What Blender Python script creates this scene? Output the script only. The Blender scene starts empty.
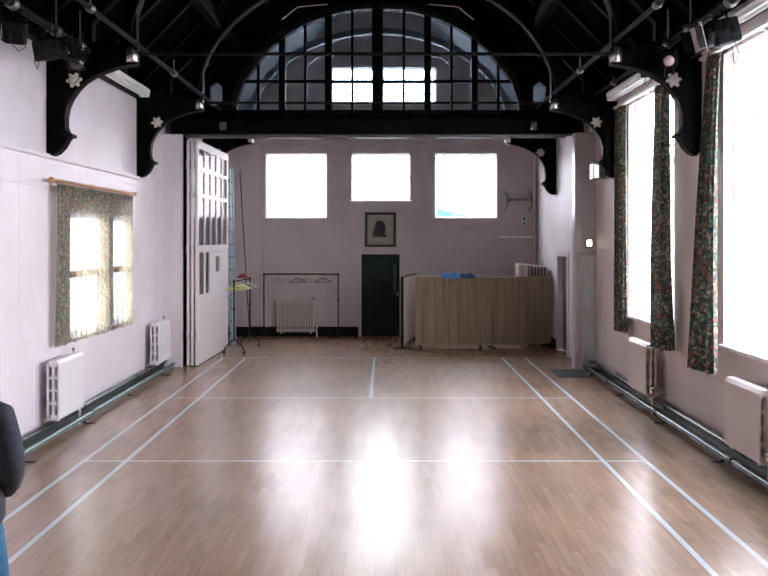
import bpy, bmesh, math, random
from mathutils import Vector, Matrix, geometry
random.seed(7)
scn = bpy.context.scene
COL = scn.collection
PI = math.pi

# ------------------------------------------------------------------ layout (metres)
F = 927.0; CAMZ = 2.42; HZ = 238.0
XL, XR = -4.15, 3.88            # hall side walls
AL, AR = -4.00, 3.75            # far bay side walls
YP = 17.45                      # folding partition line
YB = 22.80                      # back wall
YF = -1.8                       # wall behind the camera
ZW = 4.85                       # wall plate
XC = (XL + XR) / 2; RH = (XR - XL) / 2
ZA = ZW + RH                    # ridge

# ------------------------------------------------------------------ materials
def newmat(name):
    m = bpy.data.materials.new(name); m.use_nodes = True
    nt = m.node_tree; nt.nodes.clear()
    out = nt.nodes.new('ShaderNodeOutputMaterial')
    return m, nt, out
def N(nt, t, **kw):
    n = nt.nodes.new(t)
    for k, v in kw.items():
        if k in n.inputs.keys(): n.inputs[k].default_value = v
        else: setattr(n, k, v)
    return n
def L(nt, a, b): nt.links.new(a, b)
def ramp(nt, fac, stops, interp='LINEAR'):
    r = nt.nodes.new('ShaderNodeValToRGB'); r.color_ramp.interpolation = interp
    e = r.color_ramp.elements
    while len(e) < len(stops): e.new(0.5)
    for i, (p, c) in enumerate(stops):
        e[i].position = p; e[i].color = (c[0], c[1], c[2], 1)
    L(nt, fac, r.inputs['Fac']); return r.outputs['Color']
def mul(c, k): return tuple(x * k for x in c)
def paint(name, col, rough=.5, metal=0., var=.12, scale=6., bump=.0, coat=0., spec=.5):
    m, nt, out = newmat(name)
    b = N(nt, 'ShaderNodeBsdfPrincipled', Roughness=rough, Metallic=metal)
    b.inputs['Coat Weight'].default_value = coat
    b.inputs['Specular IOR Level'].default_value = spec
    tc = N(nt, 'ShaderNodeTexCoord')
    no = N(nt, 'ShaderNodeTexNoise', Scale=scale, Detail=4.)
    L(nt, tc.outputs['Object'], no.inputs['Vector'])
    c = ramp(nt, no.outputs['Fac'], [(.3, mul(col, 1 - var)), (.7, mul(col, 1 + var))])
    L(nt, c, b.inputs['Base Color'])
    if bump:
        bp = N(nt, 'ShaderNodeBump', Strength=bump, Distance=.01)
        L(nt, no.outputs['Fac'], bp.inputs['Height']); L(nt, bp.outputs['Normal'], b.inputs['Normal'])
    L(nt, b.outputs[0], out.inputs['Surface'])
    return m
def math_(nt, op, a, b=None):
    n = nt.nodes.new('ShaderNodeMath'); n.operation = op
    for i, v in enumerate((a, b)):
        if v is None: continue
        if isinstance(v, (int, float)): n.inputs[i].default_value = v
        else: L(nt, v, n.inputs[i])
    return n.outputs[0]
def wallmat(name, col, axis, dado, pitch=.085, rough=.5, sheet=1.22):
    """painted boarded wall: tongue-and-groove under the dado, sheets with joints above"""
    m, nt, out = newmat(name)
    b = N(nt, 'ShaderNodeBsdfPrincipled', Roughness=rough)
    g = N(nt, 'ShaderNodeNewGeometry'); s = N(nt, 'ShaderNodeSeparateXYZ'); L(nt, g.outputs['Position'], s.inputs[0])
    a = s.outputs[axis]; z = s.outputs['Z']
    def groove(step, w):
        f = math_(nt, 'FRACT', math_(nt, 'DIVIDE', a, step))
        return math_(nt, 'LESS_THAN', f, w)
    low = math_(nt, 'LESS_THAN', z, dado)
    gl = math_(nt, 'MULTIPLY', groove(pitch, .10), low)
    gu = math_(nt, 'MULTIPLY', groove(sheet, .008), math_(nt, 'SUBTRACT', 1.0, low))
    gr = math_(nt, 'MAXIMUM', gl, gu)
    no = N(nt, 'ShaderNodeTexNoise', Scale=1.3, Detail=5.); L(nt, g.outputs['Position'], no.inputs['Vector'])
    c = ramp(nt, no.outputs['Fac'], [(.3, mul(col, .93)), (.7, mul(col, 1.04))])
    mx = N(nt, 'ShaderNodeMix'); mx.data_type = 'RGBA'
    L(nt, math_(nt, 'MULTIPLY', gr, .28), mx.inputs['Factor']); L(nt, c, mx.inputs[6]); mx.inputs[7].default_value = (*mul(col, .35), 1)
    L(nt, mx.outputs[2], b.inputs['Base Color'])
    bp = N(nt, 'ShaderNodeBump', Strength=.5, Distance=.006); bp.invert = True
    L(nt, gr, bp.inputs['Height']); L(nt, bp.outputs['Normal'], b.inputs['Normal'])
    L(nt, b.outputs[0], out.inputs['Surface'])
    return m
def woodfloor(name, tint=None):
    m, nt, out = newmat(name)
    b = N(nt, 'ShaderNodeBsdfPrincipled', Roughness=.27)
    g = N(nt, 'ShaderNodeNewGeometry')
    mp = N(nt, 'ShaderNodeMapping'); mp.inputs['Rotation'].default_value = (0, 0, PI / 2); L(nt, g.outputs['Position'], mp.inputs[0])
    br = N(nt, 'ShaderNodeTexBrick', Scale=1.0); br.offset = .37; br.squash = 1
    br.inputs['Brick Width'].default_value = .55; br.inputs['Row Height'].default_value = .075
    br.inputs['Mortar Size'].default_value = .0016
    br.inputs['Color1'].default_value = (.300, .180, .112, 1); br.inputs['Color2'].default_value = (.385, .240, .158, 1)
    br.inputs['Mortar'].default_value = (.17, .105, .07, 1)
    L(nt, mp.outputs[0], br.inputs['Vector'])
    no = N(nt, 'ShaderNodeTexNoise', Scale=.55, Detail=6., Roughness=.6); L(nt, g.outputs['Position'], no.inputs['Vector'])
    v = ramp(nt, no.outputs['Fac'], [(.3, (.82, .82, .84)), (.7, (1.15, 1.13, 1.1))])
    mp2 = N(nt, 'ShaderNodeMapping'); mp2.inputs['Scale'].default_value = (40, 2.2, 1); L(nt, g.outputs['Position'], mp2.inputs[0])
    n2 = N(nt, 'ShaderNodeTexNoise', Scale=1., Detail=4.); L(nt, mp2.outputs[0], n2.inputs['Vector'])
    v2 = ramp(nt, n2.outputs['Fac'], [(.3, (.88, .87, .86)), (.7, (1.1, 1.1, 1.1))])
    def rgbmul(a, c):
        x = N(nt, 'ShaderNodeMix'); x.data_type = 'RGBA'; x.blend_type = 'MULTIPLY'; x.inputs['Factor'].default_value = 1
        L(nt, a, x.inputs[6]); L(nt, c, x.inputs[7]); return x.outputs[2]
    c = rgbmul(rgbmul(br.outputs['Color'], v), v2)
    if tint:
        x = N(nt, 'ShaderNodeMix'); x.data_type = 'RGBA'
        wear = ramp(nt, n2.outputs['Fac'], [(.35, (.95, .95, .95)), (.75, (.72, .72, .72))])
        L(nt, wear, x.inputs['Factor']); L(nt, c, x.inputs[6]); x.inputs[7].default_value = (*tint, 1); c = x.outputs[2]
    L(nt, c, b.inputs['Base Color'])
    b.inputs['Specular IOR Level'].default_value = .8
    # slight unevenness from block to block breaks up the reflections
    n3 = N(nt, 'ShaderNodeTexNoise', Scale=2.2, Detail=2.); L(nt, g.outputs['Position'], n3.inputs['Vector'])
    bp = N(nt, 'ShaderNodeBump', Strength=.05, Distance=.01); L(nt, n3.outputs['Fac'], bp.inputs['Height'])
    b2 = N(nt, 'ShaderNodeTexBrick', Scale=1.0); b2.offset = .37
    for q, vv in (('Brick Width', .55), ('Row Height', .075), ('Mortar Size', 0.)): b2.inputs[q].default_value = vv
    b2.inputs['Color1'].default_value = (0, 0, 0, 1); b2.inputs['Color2'].default_value = (1, 1, 1, 1); L(nt, mp.outputs[0], b2.inputs['Vector'])
    rnd = N(nt, 'ShaderNodeRGBToBW'); L(nt, b2.outputs['Color'], rnd.inputs[0])
    wn = N(nt, 'ShaderNodeTexWhiteNoise'); wn.noise_dimensions = '1D'; L(nt, rnd.outputs[0], wn.inputs['W'])
    vs_ = N(nt, 'ShaderNodeVectorMath'); vs_.operation = 'SUBTRACT'; L(nt, wn.outputs['Color'], vs_.inputs[0]); vs_.inputs[1].default_value = (.5, .5, .5)
    vm = N(nt, 'ShaderNodeVectorMath'); vm.operation = 'MULTIPLY'; L(nt, vs_.outputs[0], vm.inputs[0]); vm.inputs[1].default_value = (.018, .022, 0)
    va = N(nt, 'ShaderNodeVectorMath'); va.operation = 'ADD'; L(nt, bp.outputs['Normal'], va.inputs[0]); L(nt, vm.outputs[0], va.inputs[1])
    vn = N(nt, 'ShaderNodeVectorMath'); vn.operation = 'NORMALIZE'; L(nt, va.outputs[0], vn.inputs[0]); L(nt, vn.outputs[0], b.inputs['Normal'])
    L(nt, b.outputs[0], out.inputs['Surface'])
    return m
def glassmat(name, tint=(1, 1, 1), refl=.06, rough=.02):
    m, nt, out = newmat(name)
    t = N(nt, 'ShaderNodeBsdfTransparent'); g = N(nt, 'ShaderNodeBsdfGlossy', Roughness=rough)
    no = N(nt, 'ShaderNodeTexNoise', Scale=3.); c = ramp(nt, no.outputs['Fac'], [(.3, mul(tint, .97)), (.7, tint)]); L(nt, c, t.inputs['Color'])
    mx = N(nt, 'ShaderNodeMixShader', Fac=refl); L(nt, t.outputs[0], mx.inputs[1]); L(nt, g.outputs[0], mx.inputs[2])
    L(nt, mx.outputs[0], out.inputs['Surface']); return m
def translucent(name, col, amt, rough=.6):
    m, nt, out = newmat(name)
    d = N(nt, 'ShaderNodeBsdfPrincipled', Roughness=rough); t = N(nt, 'ShaderNodeBsdfTranslucent')
    no = N(nt, 'ShaderNodeTexNoise', Scale=8.); c = ramp(nt, no.outputs['Fac'], [(.3, mul(col, .95)), (.7, col)])
    L(nt, c, d.inputs['Base Color']); L(nt, c, t.inputs['Color'])
    mx = N(nt, 'ShaderNodeMixShader', Fac=amt); L(nt, d.outputs[0], mx.inputs[1]); L(nt, t.outputs[0], mx.inputs[2])
    L(nt, mx.outputs[0], out.inputs['Surface']); return m
def floral(name, sheer, amt, open_, bright=1.0):
    """printed curtain cloth: small red, pink, teal and cream flowers on dark green; light shows through the thin weave"""
    m, nt, out = newmat(name)
    tc = N(nt, 'ShaderNodeTexCoord')
    nz = N(nt, 'ShaderNodeTexNoise', Scale=9., Detail=2.); L(nt, tc.outputs['Object'], nz.inputs['Vector'])
    mixv = N(nt, 'ShaderNodeMix'); mixv.data_type = 'VECTOR'; mixv.inputs['Factor'].default_value = .06
    L(nt, tc.outputs['Object'], mixv.inputs[4]); L(nt, nz.outputs['Color'], mixv.inputs[5])
    v1 = N(nt, 'ShaderNodeTexVoronoi', Scale=15.); L(nt, mixv.outputs[1], v1.inputs['Vector'])
    v2 = N(nt, 'ShaderNodeTexVoronoi', Scale=40.); L(nt, mixv.outputs[1], v2.inputs['Vector'])
    s1 = N(nt, 'ShaderNodeSeparateColor'); L(nt, v1.outputs['Color'], s1.inputs[0])
    s2 = N(nt, 'ShaderNodeSeparateColor'); L(nt, v2.outputs['Color'], s2.inputs[0])
    k = bright
    small = ramp(nt, s2.outputs[0], [(0, mul((.065, .08, .062), k)), (.26, mul((.095, .14, .095), k)), (.48, mul((.11, .19, .17), k)), (.62, mul((.34, .31, .23), k)), (.76, mul((.06, .06, .058), k)), (.90, mul((.26, .09, .085), k))], 'CONSTANT')
    big = ramp(nt, s1.outputs[0], [(0, mul((.38, .06, .08), k)), (.4, mul((.34, .15, .15), k)), (.65, mul((.32, .18, .07), k)), (.85, mul((.13, .09, .18), k))], 'CONSTANT')
    near = math_(nt, 'LESS_THAN', v1.outputs['Distance'], .30)
    pick = math_(nt, 'MULTIPLY', near, math_(nt, 'GREATER_THAN', s1.outputs[1], .45))
    mx = N(nt, 'ShaderNodeMix'); mx.data_type = 'RGBA'; L(nt, pick, mx.inputs['Factor']); L(nt, small, mx.inputs[6]); L(nt, big, mx.inputs[7])
    d = N(nt, 'ShaderNodeBsdfPrincipled', Roughness=.85); d.inputs['Specular IOR Level'].default_value = .1
    t = N(nt, 'ShaderNodeBsdfTranslucent'); tr = N(nt, 'ShaderNodeBsdfTransparent')
    tm = N(nt, 'ShaderNodeMix'); tm.data_type = 'RGBA'; tm.inputs['Factor'].default_value = sheer
    L(nt, mx.outputs[2], tm.inputs[6]); tm.inputs[7].default_value = (.85, .68, .42, 1)
    L(nt, mx.outputs[2], d.inputs['Base Color']); L(nt, tm.outputs[2], t.inputs['Color'])
    ms = N(nt, 'ShaderNodeMixShader', Fac=amt); L(nt, d.outputs[0], ms.inputs[1]); L(nt, t.outputs[0], ms.inputs[2])
    m2 = N(nt, 'ShaderNodeMixShader', Fac=open_); L(nt, ms.outputs[0], m2.inputs[1]); L(nt, tr.outputs[0], m2.inputs[2])
    L(nt, m2.outputs[0], out.inputs['Surface']); return m
def ribbed(name, col):
    m, nt, out = newmat(name)
    b = N(nt, 'ShaderNodeBsdfPrincipled', Roughness=.9)
    tc = N(nt, 'ShaderNodeTexCoord'); s = N(nt, 'ShaderNodeSeparateXYZ'); L(nt, tc.outputs['Object'], s.inputs[0])
    mp = N(nt, 'ShaderNodeMapping'); mp.inputs['Scale'].default_value = (26, 26, .8); L(nt, tc.outputs['Object'], mp.inputs[0])
    no = N(nt, 'ShaderNodeTexNoise', Scale=1., Detail=3.); L(nt, mp.outputs[0], no.inputs['Vector'])
    c = ramp(nt, no.outputs['Fac'], [(.32, mul(col, .72)), (.68, mul(col, 1.2))]); L(nt, c, b.inputs['Base Color'])
    w = math_(nt, 'SINE', math_(nt, 'MULTIPLY', s.outputs['X'], 2 * PI / .035))
    bp = N(nt, 'ShaderNodeBump', Strength=.7, Distance=.008); L(nt, w, bp.inputs['Height']); L(nt, bp.outputs['Normal'], b.inputs['Normal'])
    L(nt, b.outputs[0], out.inputs['Surface']); return m
def glow(name, col, s):
    m, nt, out = newmat(name)
    e = N(nt, 'ShaderNodeEmission', Strength=s); no = N(nt, 'ShaderNodeTexNoise', Scale=20.)
    c = ramp(nt, no.outputs['Fac'], [(.3, mul(col, .95)), (.7, col)]); L(nt, c, e.inputs['Color'])
    L(nt, e.outputs[0], out.inputs['Surface']); return m

WALLC = (.74, .64, .66)
M = {
 'wall_l': wallmat('painted boards left', (.80, .72, .77), 'Y', 1.25, pitch=.11, rough=.42, sheet=2.1),
 'wall_r': wallmat('painted boards right', (.68, .56, .54), 'Y', 1.14, pitch=.10, rough=.5, sheet=2.1),
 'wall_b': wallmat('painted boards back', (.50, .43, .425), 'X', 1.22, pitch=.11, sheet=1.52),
 'wall_s': wallmat('painted boards bay', (.72, .66, .68), 'Y', 1.22, pitch=.11, sheet=2.1),
 'white': paint('white gloss paint', (.78, .72, .74), .35, var=.04),
 'cream': paint('cream gloss paint', (.70, .60, .59), .4, var=.05),
 'rad_white': paint('white radiator paint', (.78, .74, .78), .38, var=.04),
 'rad_cream': paint('cream radiator paint', (.70, .60, .56), .4, var=.05),
 'rad_grey': paint('dull cream radiator paint', (.70, .62, .56), .5, var=.08),
 'black': paint('black stained timber', (.0025, .0025, .003), .5, var=.35, scale=4., spec=.06),
 'roof': paint('dark roof boards', (.0022, .002, .002), .8, var=.4, scale=3., spec=.02),
 'bayroof': paint('grey bay ceiling paint', (.16, .19, .21), .6, var=.1, scale=2.),
 'blackmetal': paint('black enamelled metal', (.008, .008, .009), .55, 0., var=.2, spec=.1),
 'greymetal': paint('grey scuffed metal', (.22, .21, .21), .35, .8, var=.15),
 'dullmetal': paint('dull dark steel', (.010, .0095, .009), .55, .2, var=.2, spec=.15),
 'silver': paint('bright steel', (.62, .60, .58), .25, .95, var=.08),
 'greendark': paint('dark green gloss skirting', (.012, .045, .04), .28, var=.2),
 'greendoor': paint('dark green door paint', (.006, .017, .015), .5, var=.2, spec=.2),
 'pipe_l': paint('silvery green pipe paint', (.13, .20, .19), .3, .6, var=.1),
 'pipe_d': paint('dark pipe paint', (.035, .05, .05), .25, .5, var=.2),
 'pipe_r': paint('polished dark pipe', (.06, .075, .08), .2, .75, var=.15),
 'floor': woodfloor('polished block floor'),
 'line': woodfloor('pale blue court line', (.56, .63, .66)),
 'track': woodfloor('dark floor track', (.09, .075, .065)),
 'glass': glassmat('window glass'),
 'screenglass': glassmat('bluish screen glass', (.84, .92, .97), .05),
 'leafglass': glassmat('leaf glass', (.8, .82, .84), .22, .04),
 'bar': translucent('white glazing bar', (.9, .9, .92), .55),  # translucency brightens bars and frames in place of window bloom
 'rosette': paint('cream plaster rosette', (.66, .62, .54), .6, var=.08),
 'curtain_l': floral('floral curtain cloth sheer', .35, .30, .22, 1.1),
 'curtain_r': floral('floral curtain cloth lined', .0, .10, .0, .8),
 'brass': paint('brass rod', (.55, .30, .12), .3, .7, var=.15),
 'wood': paint('varnished wood', (.38, .20, .08), .4, var=.2, scale=14.),
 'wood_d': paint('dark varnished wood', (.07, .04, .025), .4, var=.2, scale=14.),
 'yellow': paint('yellow plastic', (.62, .60, .10), .4, var=.05),
 'lime': paint('lime plastic', (.45, .60, .12), .4, var=.05),
 'whiteplas': paint('white plastic', (.78, .78, .74), .4, var=.05),
 'blackplas': paint('black plastic', (.015, .015, .016), .45, var=.2),
 'red': paint('dull red cloth', (.22, .02, .035), .8, var=.3, bump=.4, scale=30),
 'hessian': ribbed('ribbed beige board', (.33, .25, .165)),
 'hessian_pale': ribbed('pale ribbed board', (.52, .42, .36)),
 'trimbeige': paint('beige edging', (.33, .26, .19), .6, var=.1),
 'bluecloth': paint('sky blue cloth', (.10, .30, .62), .8, var=.2, bump=.3, scale=14),
 'tealcloth': paint('dark teal cloth', (.02, .08, .14), .8, var=.2, bump=.3, scale=14),
 'table': paint('pale pink laminate', (.66, .54, .50), .4, var=.04),
 'alu': paint('pale blue grey aluminium', (.42, .50, .54), .4, .4, var=.1),
 'greypanel': paint('grey blue gloss door', (.60, .63, .65), .22, .1, var=.1, scale=1.5),
 'mat': paint('dark teal matting', (.03, .05, .05), .95, var=.3, scale=60, bump=.5),
 'paper': paint('aged paper', (.30, .29, .24), .7, var=.08),
 'ink': paint('printed grey ink', (.035, .033, .035), .7, var=.4, scale=22),
 'gel': paint('pale gel card', (.70, .60, .62), .5, var=.05),
 'lens': paint('lamp lens', (.08, .07, .07), .12, .3, var=.1),
 'lens_warm': paint('dusty pink lens', (.42, .30, .30), .25, .3, var=.25, scale=12),
 'lamp': glow('lit lamp', (1, .93, .78), 6.),
 'floodpanel': glow('lit flood panel', (1, 1, 1), 1.2),
 'tube': paint('fluorescent tube', (.82, .82, .82), .25, var=.03),
 'jacket': paint('dark grey blue fleece', (.040, .042, .058), .9, var=.25, scale=40, bump=.3),
 'jeans': paint('blue denim', (.035, .13, .24), .85, var=.3, scale=22, bump=.2),
 'skin': paint('skin', (.55, .33, .25), .5, var=.06),
 'hair': paint('brown hair', (.05, .03, .02), .6, var=.3, scale=40),
 'shoe': paint('black leather', (.015, .013, .012), .4, var=.2),
 'red_outside': paint('red band outside', (.6, .05, .04), .6, var=.1),
 'ground': paint('outside paving', (.5, .5, .48), .9, var=.2, scale=1.),
}

# ------------------------------------------------------------------ mesh builder
class MB:
    def __init__(s): s.v = []; s.f = []; s.m = []; s.smooth = []
    def add(s, vs, fs, sm=False, mi=0):
        o = len(s.v); s.v += [Vector(x) for x in vs]
        for f in fs: s.f.append([i + o for i in f]); s.smooth.append(sm); s.m.append(mi)
        return s
    def box(s, x0, x1, y0, y1, z0, z1, bev=0., mi=0, rot=None, piv=None):
        bm = bmesh.new(); bmesh.ops.create_cube(bm, size=1)
        for v in bm.verts:
            v.co = Vector(((x0 + x1) / 2 + v.co.x * (x1 - x0), (y0 + y1) / 2 + v.co.y * (y1 - y0), (z0 + z1) / 2 + v.co.z * (z1 - z0)))
        if bev > 0: bmesh.ops.bevel(bm, geom=bm.edges[:], offset=bev, segments=2, affect='EDGES', profile=.5)
        if rot is not None:
            p = Vector(piv) if piv is not None else Vector(((x0 + x1) / 2, (y0 + y1) / 2, (z0 + z1) / 2))
            for v in bm.verts: v.co = p + rot @ (v.co - p)
        s.bm(bm, mi=mi); return s
    def bm(s, bm, sm=False, mi=0):
        bm.verts.index_update()
        s.add([v.co.copy() for v in bm.verts], [[v.index for v in f.verts] for f in bm.faces], sm, mi); bm.free()
    def tube(s, pts, r, n=10, closed=False, cap=True, mi=0):
        pts = [Vector(p) for p in pts]; R = r if isinstance(r, (list, tuple)) else [r] * len(pts)
        rings = []; prev = None
        for i, p in enumerate(pts):
            a = pts[i - 1] if (i > 0 or closed) else p
            b = pts[(i + 1) % len(pts)] if (i < len(pts) - 1 or closed) else p
            t = (b - a).normalized()
            if prev is None:
                u = t.orthogonal().normalized()
            else:
                u = (prev - t * prev.dot(t))
                u = u.normalized() if u.length > 1e-6 else t.orthogonal().normalized()
            prev = u; w = t.cross(u)
            rings.append([p + (u * math.cos(2 * PI * k / n) + w * math.sin(2 * PI * k / n)) * R[i] for k in range(n)])
        vs = [q for rg in rings for q in rg]; fs = []
        m = len(pts)
        for i in range(m if closed else m - 1):
            j = (i + 1) % m
            for k in range(n): fs.append([i * n + k, i * n + (k + 1) % n, j * n + (k + 1) % n, j * n + k])
        s.add(vs, fs, True, mi)
        if cap and not closed:
            s.add(rings[0], [list(range(n))[::-1]], False, mi); s.add(rings[-1], [list(range(n))], False, mi)
        return s
    def lathe(s, prof, n=20, c=(0, 0, 0), axis='Z', mi=0):
        c = Vector(c); vs = []; fs = []
        for r, h in prof:
            for k in range(n):
                a = 2 * PI * k / n; p = (r * math.cos(a), r * math.sin(a), h)
                if axis == 'Y': p = (p[0], p[2], p[1])
                if axis == 'X': p = (p[2], p[0], p[1])
                vs.append(c + Vector(p))
        for i in range(len(prof) - 1):
            for k in range(n): fs.append([i * n + k, i * n + (k + 1) % n, (i + 1) * n + (k + 1) % n, (i + 1) * n + k])
        fs.append(list(range(n))[::-1]); fs.append([(len(prof) - 1) * n + k for k in range(n)])
        s.add(vs, fs, True, mi); return s
    def prism(s, outline, holes, d0, d1, plane, mi=0):
        """flat polygon with holes, extruded from d0 to d1. plane: 'XZ' (depth y), 'YZ' (depth x), 'XY' (depth z)"""
        def P(p, d):
            if plane == 'XZ': return Vector((p[0], d, p[1]))
            if plane == 'YZ': return Vector((d, p[0], p[1]))
            return Vector((p[0], p[1], d))
        loops = [list(outline)] + [list(h) for h in holes]
        flat = [p for lp in loops for p in lp]
        tris = geometry.tessellate_polygon([[Vector((p[0], p[1], 0)) for p in lp] for lp in loops])
        n = len(flat)
        vs = [P(p, d0) for p in flat] + [P(p, d1) for p in flat]
        fs = [list(t) for t in tris] + [[i + n for i in t][::-1] for t in tris]
        o = 0
        for lp in loops:
            k = len(lp)
            for i in range(k): fs.append([o + i, o + (i + 1) % k, o + (i + 1) % k + n, o + i + n])
            o += k
        s.add(vs, fs, False, mi); return s
    def sphere(s, c, r, sc=(1, 1, 1), seg=16, mi=0):
        bm = bmesh.new(); bmesh.ops.create_uvsphere(bm, u_segments=seg, v_segments=max(6, seg // 2), radius=r)
        for v in bm.verts: v.co = Vector(c) + Vector((v.co.x * sc[0], v.co.y * sc[1], v.co.z * sc[2]))
        s.bm(bm, True, mi); return s
    def build(s, name, mat, parent=None, world=False, origin=True):
        """one mesh object. world=True: coordinates are world ones, shifted into the root thing's frame"""
        off = Vector((0, 0, 0)); loc = Vector((0, 0, 0))
        if parent is not None and world:
            p = parent
            while p is not None: off += p.location; p = p.parent
        elif parent is None and origin:
            lo = Vector([min(v[i] for v in s.v) for i in range(3)]); hi = Vector([max(v[i] for v in s.v) for i in range(3)])
            off = loc = Vector(((lo.x + hi.x) / 2, (lo.y + hi.y) / 2, lo.z))
        me = bpy.data.meshes.new(name)
        me.from_pydata([v - off for v in s.v], [], s.f); 
        for m in (mat if isinstance(mat, (list, tuple)) else [mat]): me.materials.append(M[m] if isinstance(m, str) else m)
        me.polygons.foreach_set('material_index', s.m); me.polygons.foreach_set('use_smooth', s.smooth)
        me.update()
        bm = bmesh.new(); bm.from_mesh(me); bmesh.ops.recalc_face_normals(bm, faces=bm.faces[:]); bm.to_mesh(me); bm.free()
        o = bpy.data.objects.new(name, me); o.location = loc; COL.objects.link(o)
        if parent is not None: o.parent = parent
        return o

def tag(o, label=None, cat=None, group=None, kind=None):
    if label: o['label'] = label
    if cat: o['category'] = cat
    if group: o['group'] = group
    if kind: o['kind'] = kind
    return o
def thing(name, label, cat, loc=(0, 0, 0), rz=0., group=None, kind=None):
    o = bpy.data.objects.new(name, None); o.empty_display_size = .1
    o.location = loc; o.rotation_euler = (0, 0, rz); COL.objects.link(o)
    return tag(o, label, cat, group, kind)
def struct(o, label=None, cat=None): return tag(o, label, cat, None, 'structure')
def children(o): return [c for c in bpy.data.objects if c.parent == o]
def copy_tree(o, label=None, loc=None, rz=None, group=None, parent=None):
    c = o.copy(); COL.objects.link(c)
    if parent is not None: c.parent = parent; c.matrix_parent_inverse = o.matrix_parent_inverse.copy()
    for k in children(o): copy_tree(k, parent=c)
    if label: c['label'] = label
    if loc is not None: c.location = loc
    if rz is not None: c.rotation_euler = (0, 0, rz)
    if group: c['group'] = group
    return c
def rect(a0, a1, b0, b1): return [(a0, b0), (a1, b0), (a1, b1), (a0, b1)]
def Rz(a): return Matrix.Rotation(a, 3, 'Z')
def Rx(a): return Matrix.Rotation(a, 3, 'X')
def Ry(a): return Matrix.Rotation(a, 3, 'Y')

# ------------------------------------------------------------------ camera
cam = bpy.data.cameras.new('camera'); co = bpy.data.objects.new('camera', cam); COL.objects.link(co)
cam.sensor_width = 36; cam.lens = F / 768 * 36; cam.shift_y = -(288 - HZ) / 768; cam.shift_x = -1 / 768
cam.clip_start = .05; cam.clip_end = 200
co.location = (0, 0, CAMZ); co.rotation_euler = (PI / 2, 0, 0); scn.camera = co

# ------------------------------------------------------------------ floor, with the court lines and the partition track in its surface
def court_floor():
    lw = .05
    xs_l = [-3.27, -2.81, 2.37, 2.83]
    cx = -.215
    Y1, Y2, Y3, Y4 = 10.06, 14.02, 17.98, 18.74
    yl = [Y1, Y2, Y4]
    xc = sorted(set([XL - .3, XR + .3] + [x + d for x in xs_l + [cx] for d in (-lw / 2, lw / 2)]))
    yc = sorted(set([YF - .3, YB + .3] + [y + d for y in yl for d in (-lw / 2, lw / 2)] + [17.30, 17.345, 16.62, 16.645]))
    mb = MB()
    vs = [(x, y, 0) for y in yc for x in xc]; n = len(xc)
    for j in range(len(yc) - 1):
        for i in range(n - 1):
            x = (xc[i] + xc[i + 1]) / 2; y = (yc[j] + yc[j + 1]) / 2; mi = 0
            inside = -3.3 < x < 2.86
            if any(abs(x - q) < lw / 2 for q in xs_l) and y < Y4 + lw / 2: mi = 1
            if abs(x - cx) < lw / 2 and Y2 < y < Y4: mi = 1
            if inside and any(abs(y - q) < lw / 2 for q in (Y1, Y2)): mi = 1
            if -3.3 < x < 2.86 and abs(y - Y4) < lw / 2: mi = 1
            if 17.30 < y < 17.345 and -3.8 < x < 3.5: mi = 2
            if 16.62 < y < 16.645 and -3.3 < x < 3.3: mi = 2
            mb.add([vs[j * n + i], vs[j * n + i + 1], vs[(j + 1) * n + i + 1], vs[(j + 1) * n + i]], [[0, 1, 2, 3]], False, mi)
    o = mb.build('floor', ['floor', 'line', 'track'], origin=False)
    return struct(o, 'polished wood block floor marked with pale blue badminton court lines', 'floor')
court_floor()

# ------------------------------------------------------------------ walls
WL = (12.22, 14.97, 1.10, 2.76)                       # left window (y0,y1,z0,z1)
WR = [(12.45, 14.75, 1.2, 4.52), (8.25, 10.62, 1.2, 4.52), (4.0, 6.4, 1.2, 4.52)]  # last opening is unseen, added to let in more daylight
BW = [(-2.93, -1.43, 2.91, 4.50), (-.86, .66, 3.33, 4.50), (1.23, 2.755, 2.91, 4.50)]
BU = (-1.33, 1.26, 5.72, 6.62)
DB = (-.59, .37, 0, 2.03)
DA = (18.95, 20.05, 0, 2.08)                          # dark doorway in bay right wall
T = .22
def wall(name, mat, outline, holes, d0, d1, plane, label):
    mb = MB(); mb.prism(outline, holes, d0, d1, plane); return struct(mb.build(name, mat, origin=False), label, 'wall')
wl = wall('wall_left', 'wall_l', rect(YF, YP + .25, 0, ZW), [rect(*WL)], XL - T, XL, 'YZ', 'white left wall of the hall with one curtained window')
wr = wall('wall_right', 'wall_r', rect(YF, YP + .25, 0, ZW), [rect(*w) for w in WR], XR, XR + T, 'YZ', 'pinkish right wall of the hall with tall bright windows')
gable = [(AL - .15, 0), (DB[0], 0), (DB[0], DB[3]), (DB[1], DB[3]), (DB[1], 0), (AR + .15, 0), (AR + .15, ZW), (XC, ZA + .05), (AL - .15, ZW)]
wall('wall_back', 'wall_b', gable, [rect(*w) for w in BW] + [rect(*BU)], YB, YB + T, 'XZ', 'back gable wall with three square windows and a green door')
wall('wall_left_bay', 'wall_s', rect(YP + .25, YB, 0, ZW), [], AL - T, AL, 'YZ', 'left wall of the far bay behind the folded partition')
bayr = [(YP + .25, 0), (DA[0], 0), (DA[0], DA[3]), (DA[1], DA[3]), (DA[1], 0), (YB, 0), (YB, ZW), (YP + .25, ZW)]
wall('wall_right_bay', 'wall_s', bayr, [], AR, AR + T, 'YZ', 'right wall of the far bay with a dark doorway')
wall('wall_front', 'wall_b', [(XL, 0), (XR, 0), (XR, ZW), (XC, ZA), (XL, ZW)], [], YF - T, YF, 'XZ', 'end wall behind the camera')
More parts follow.
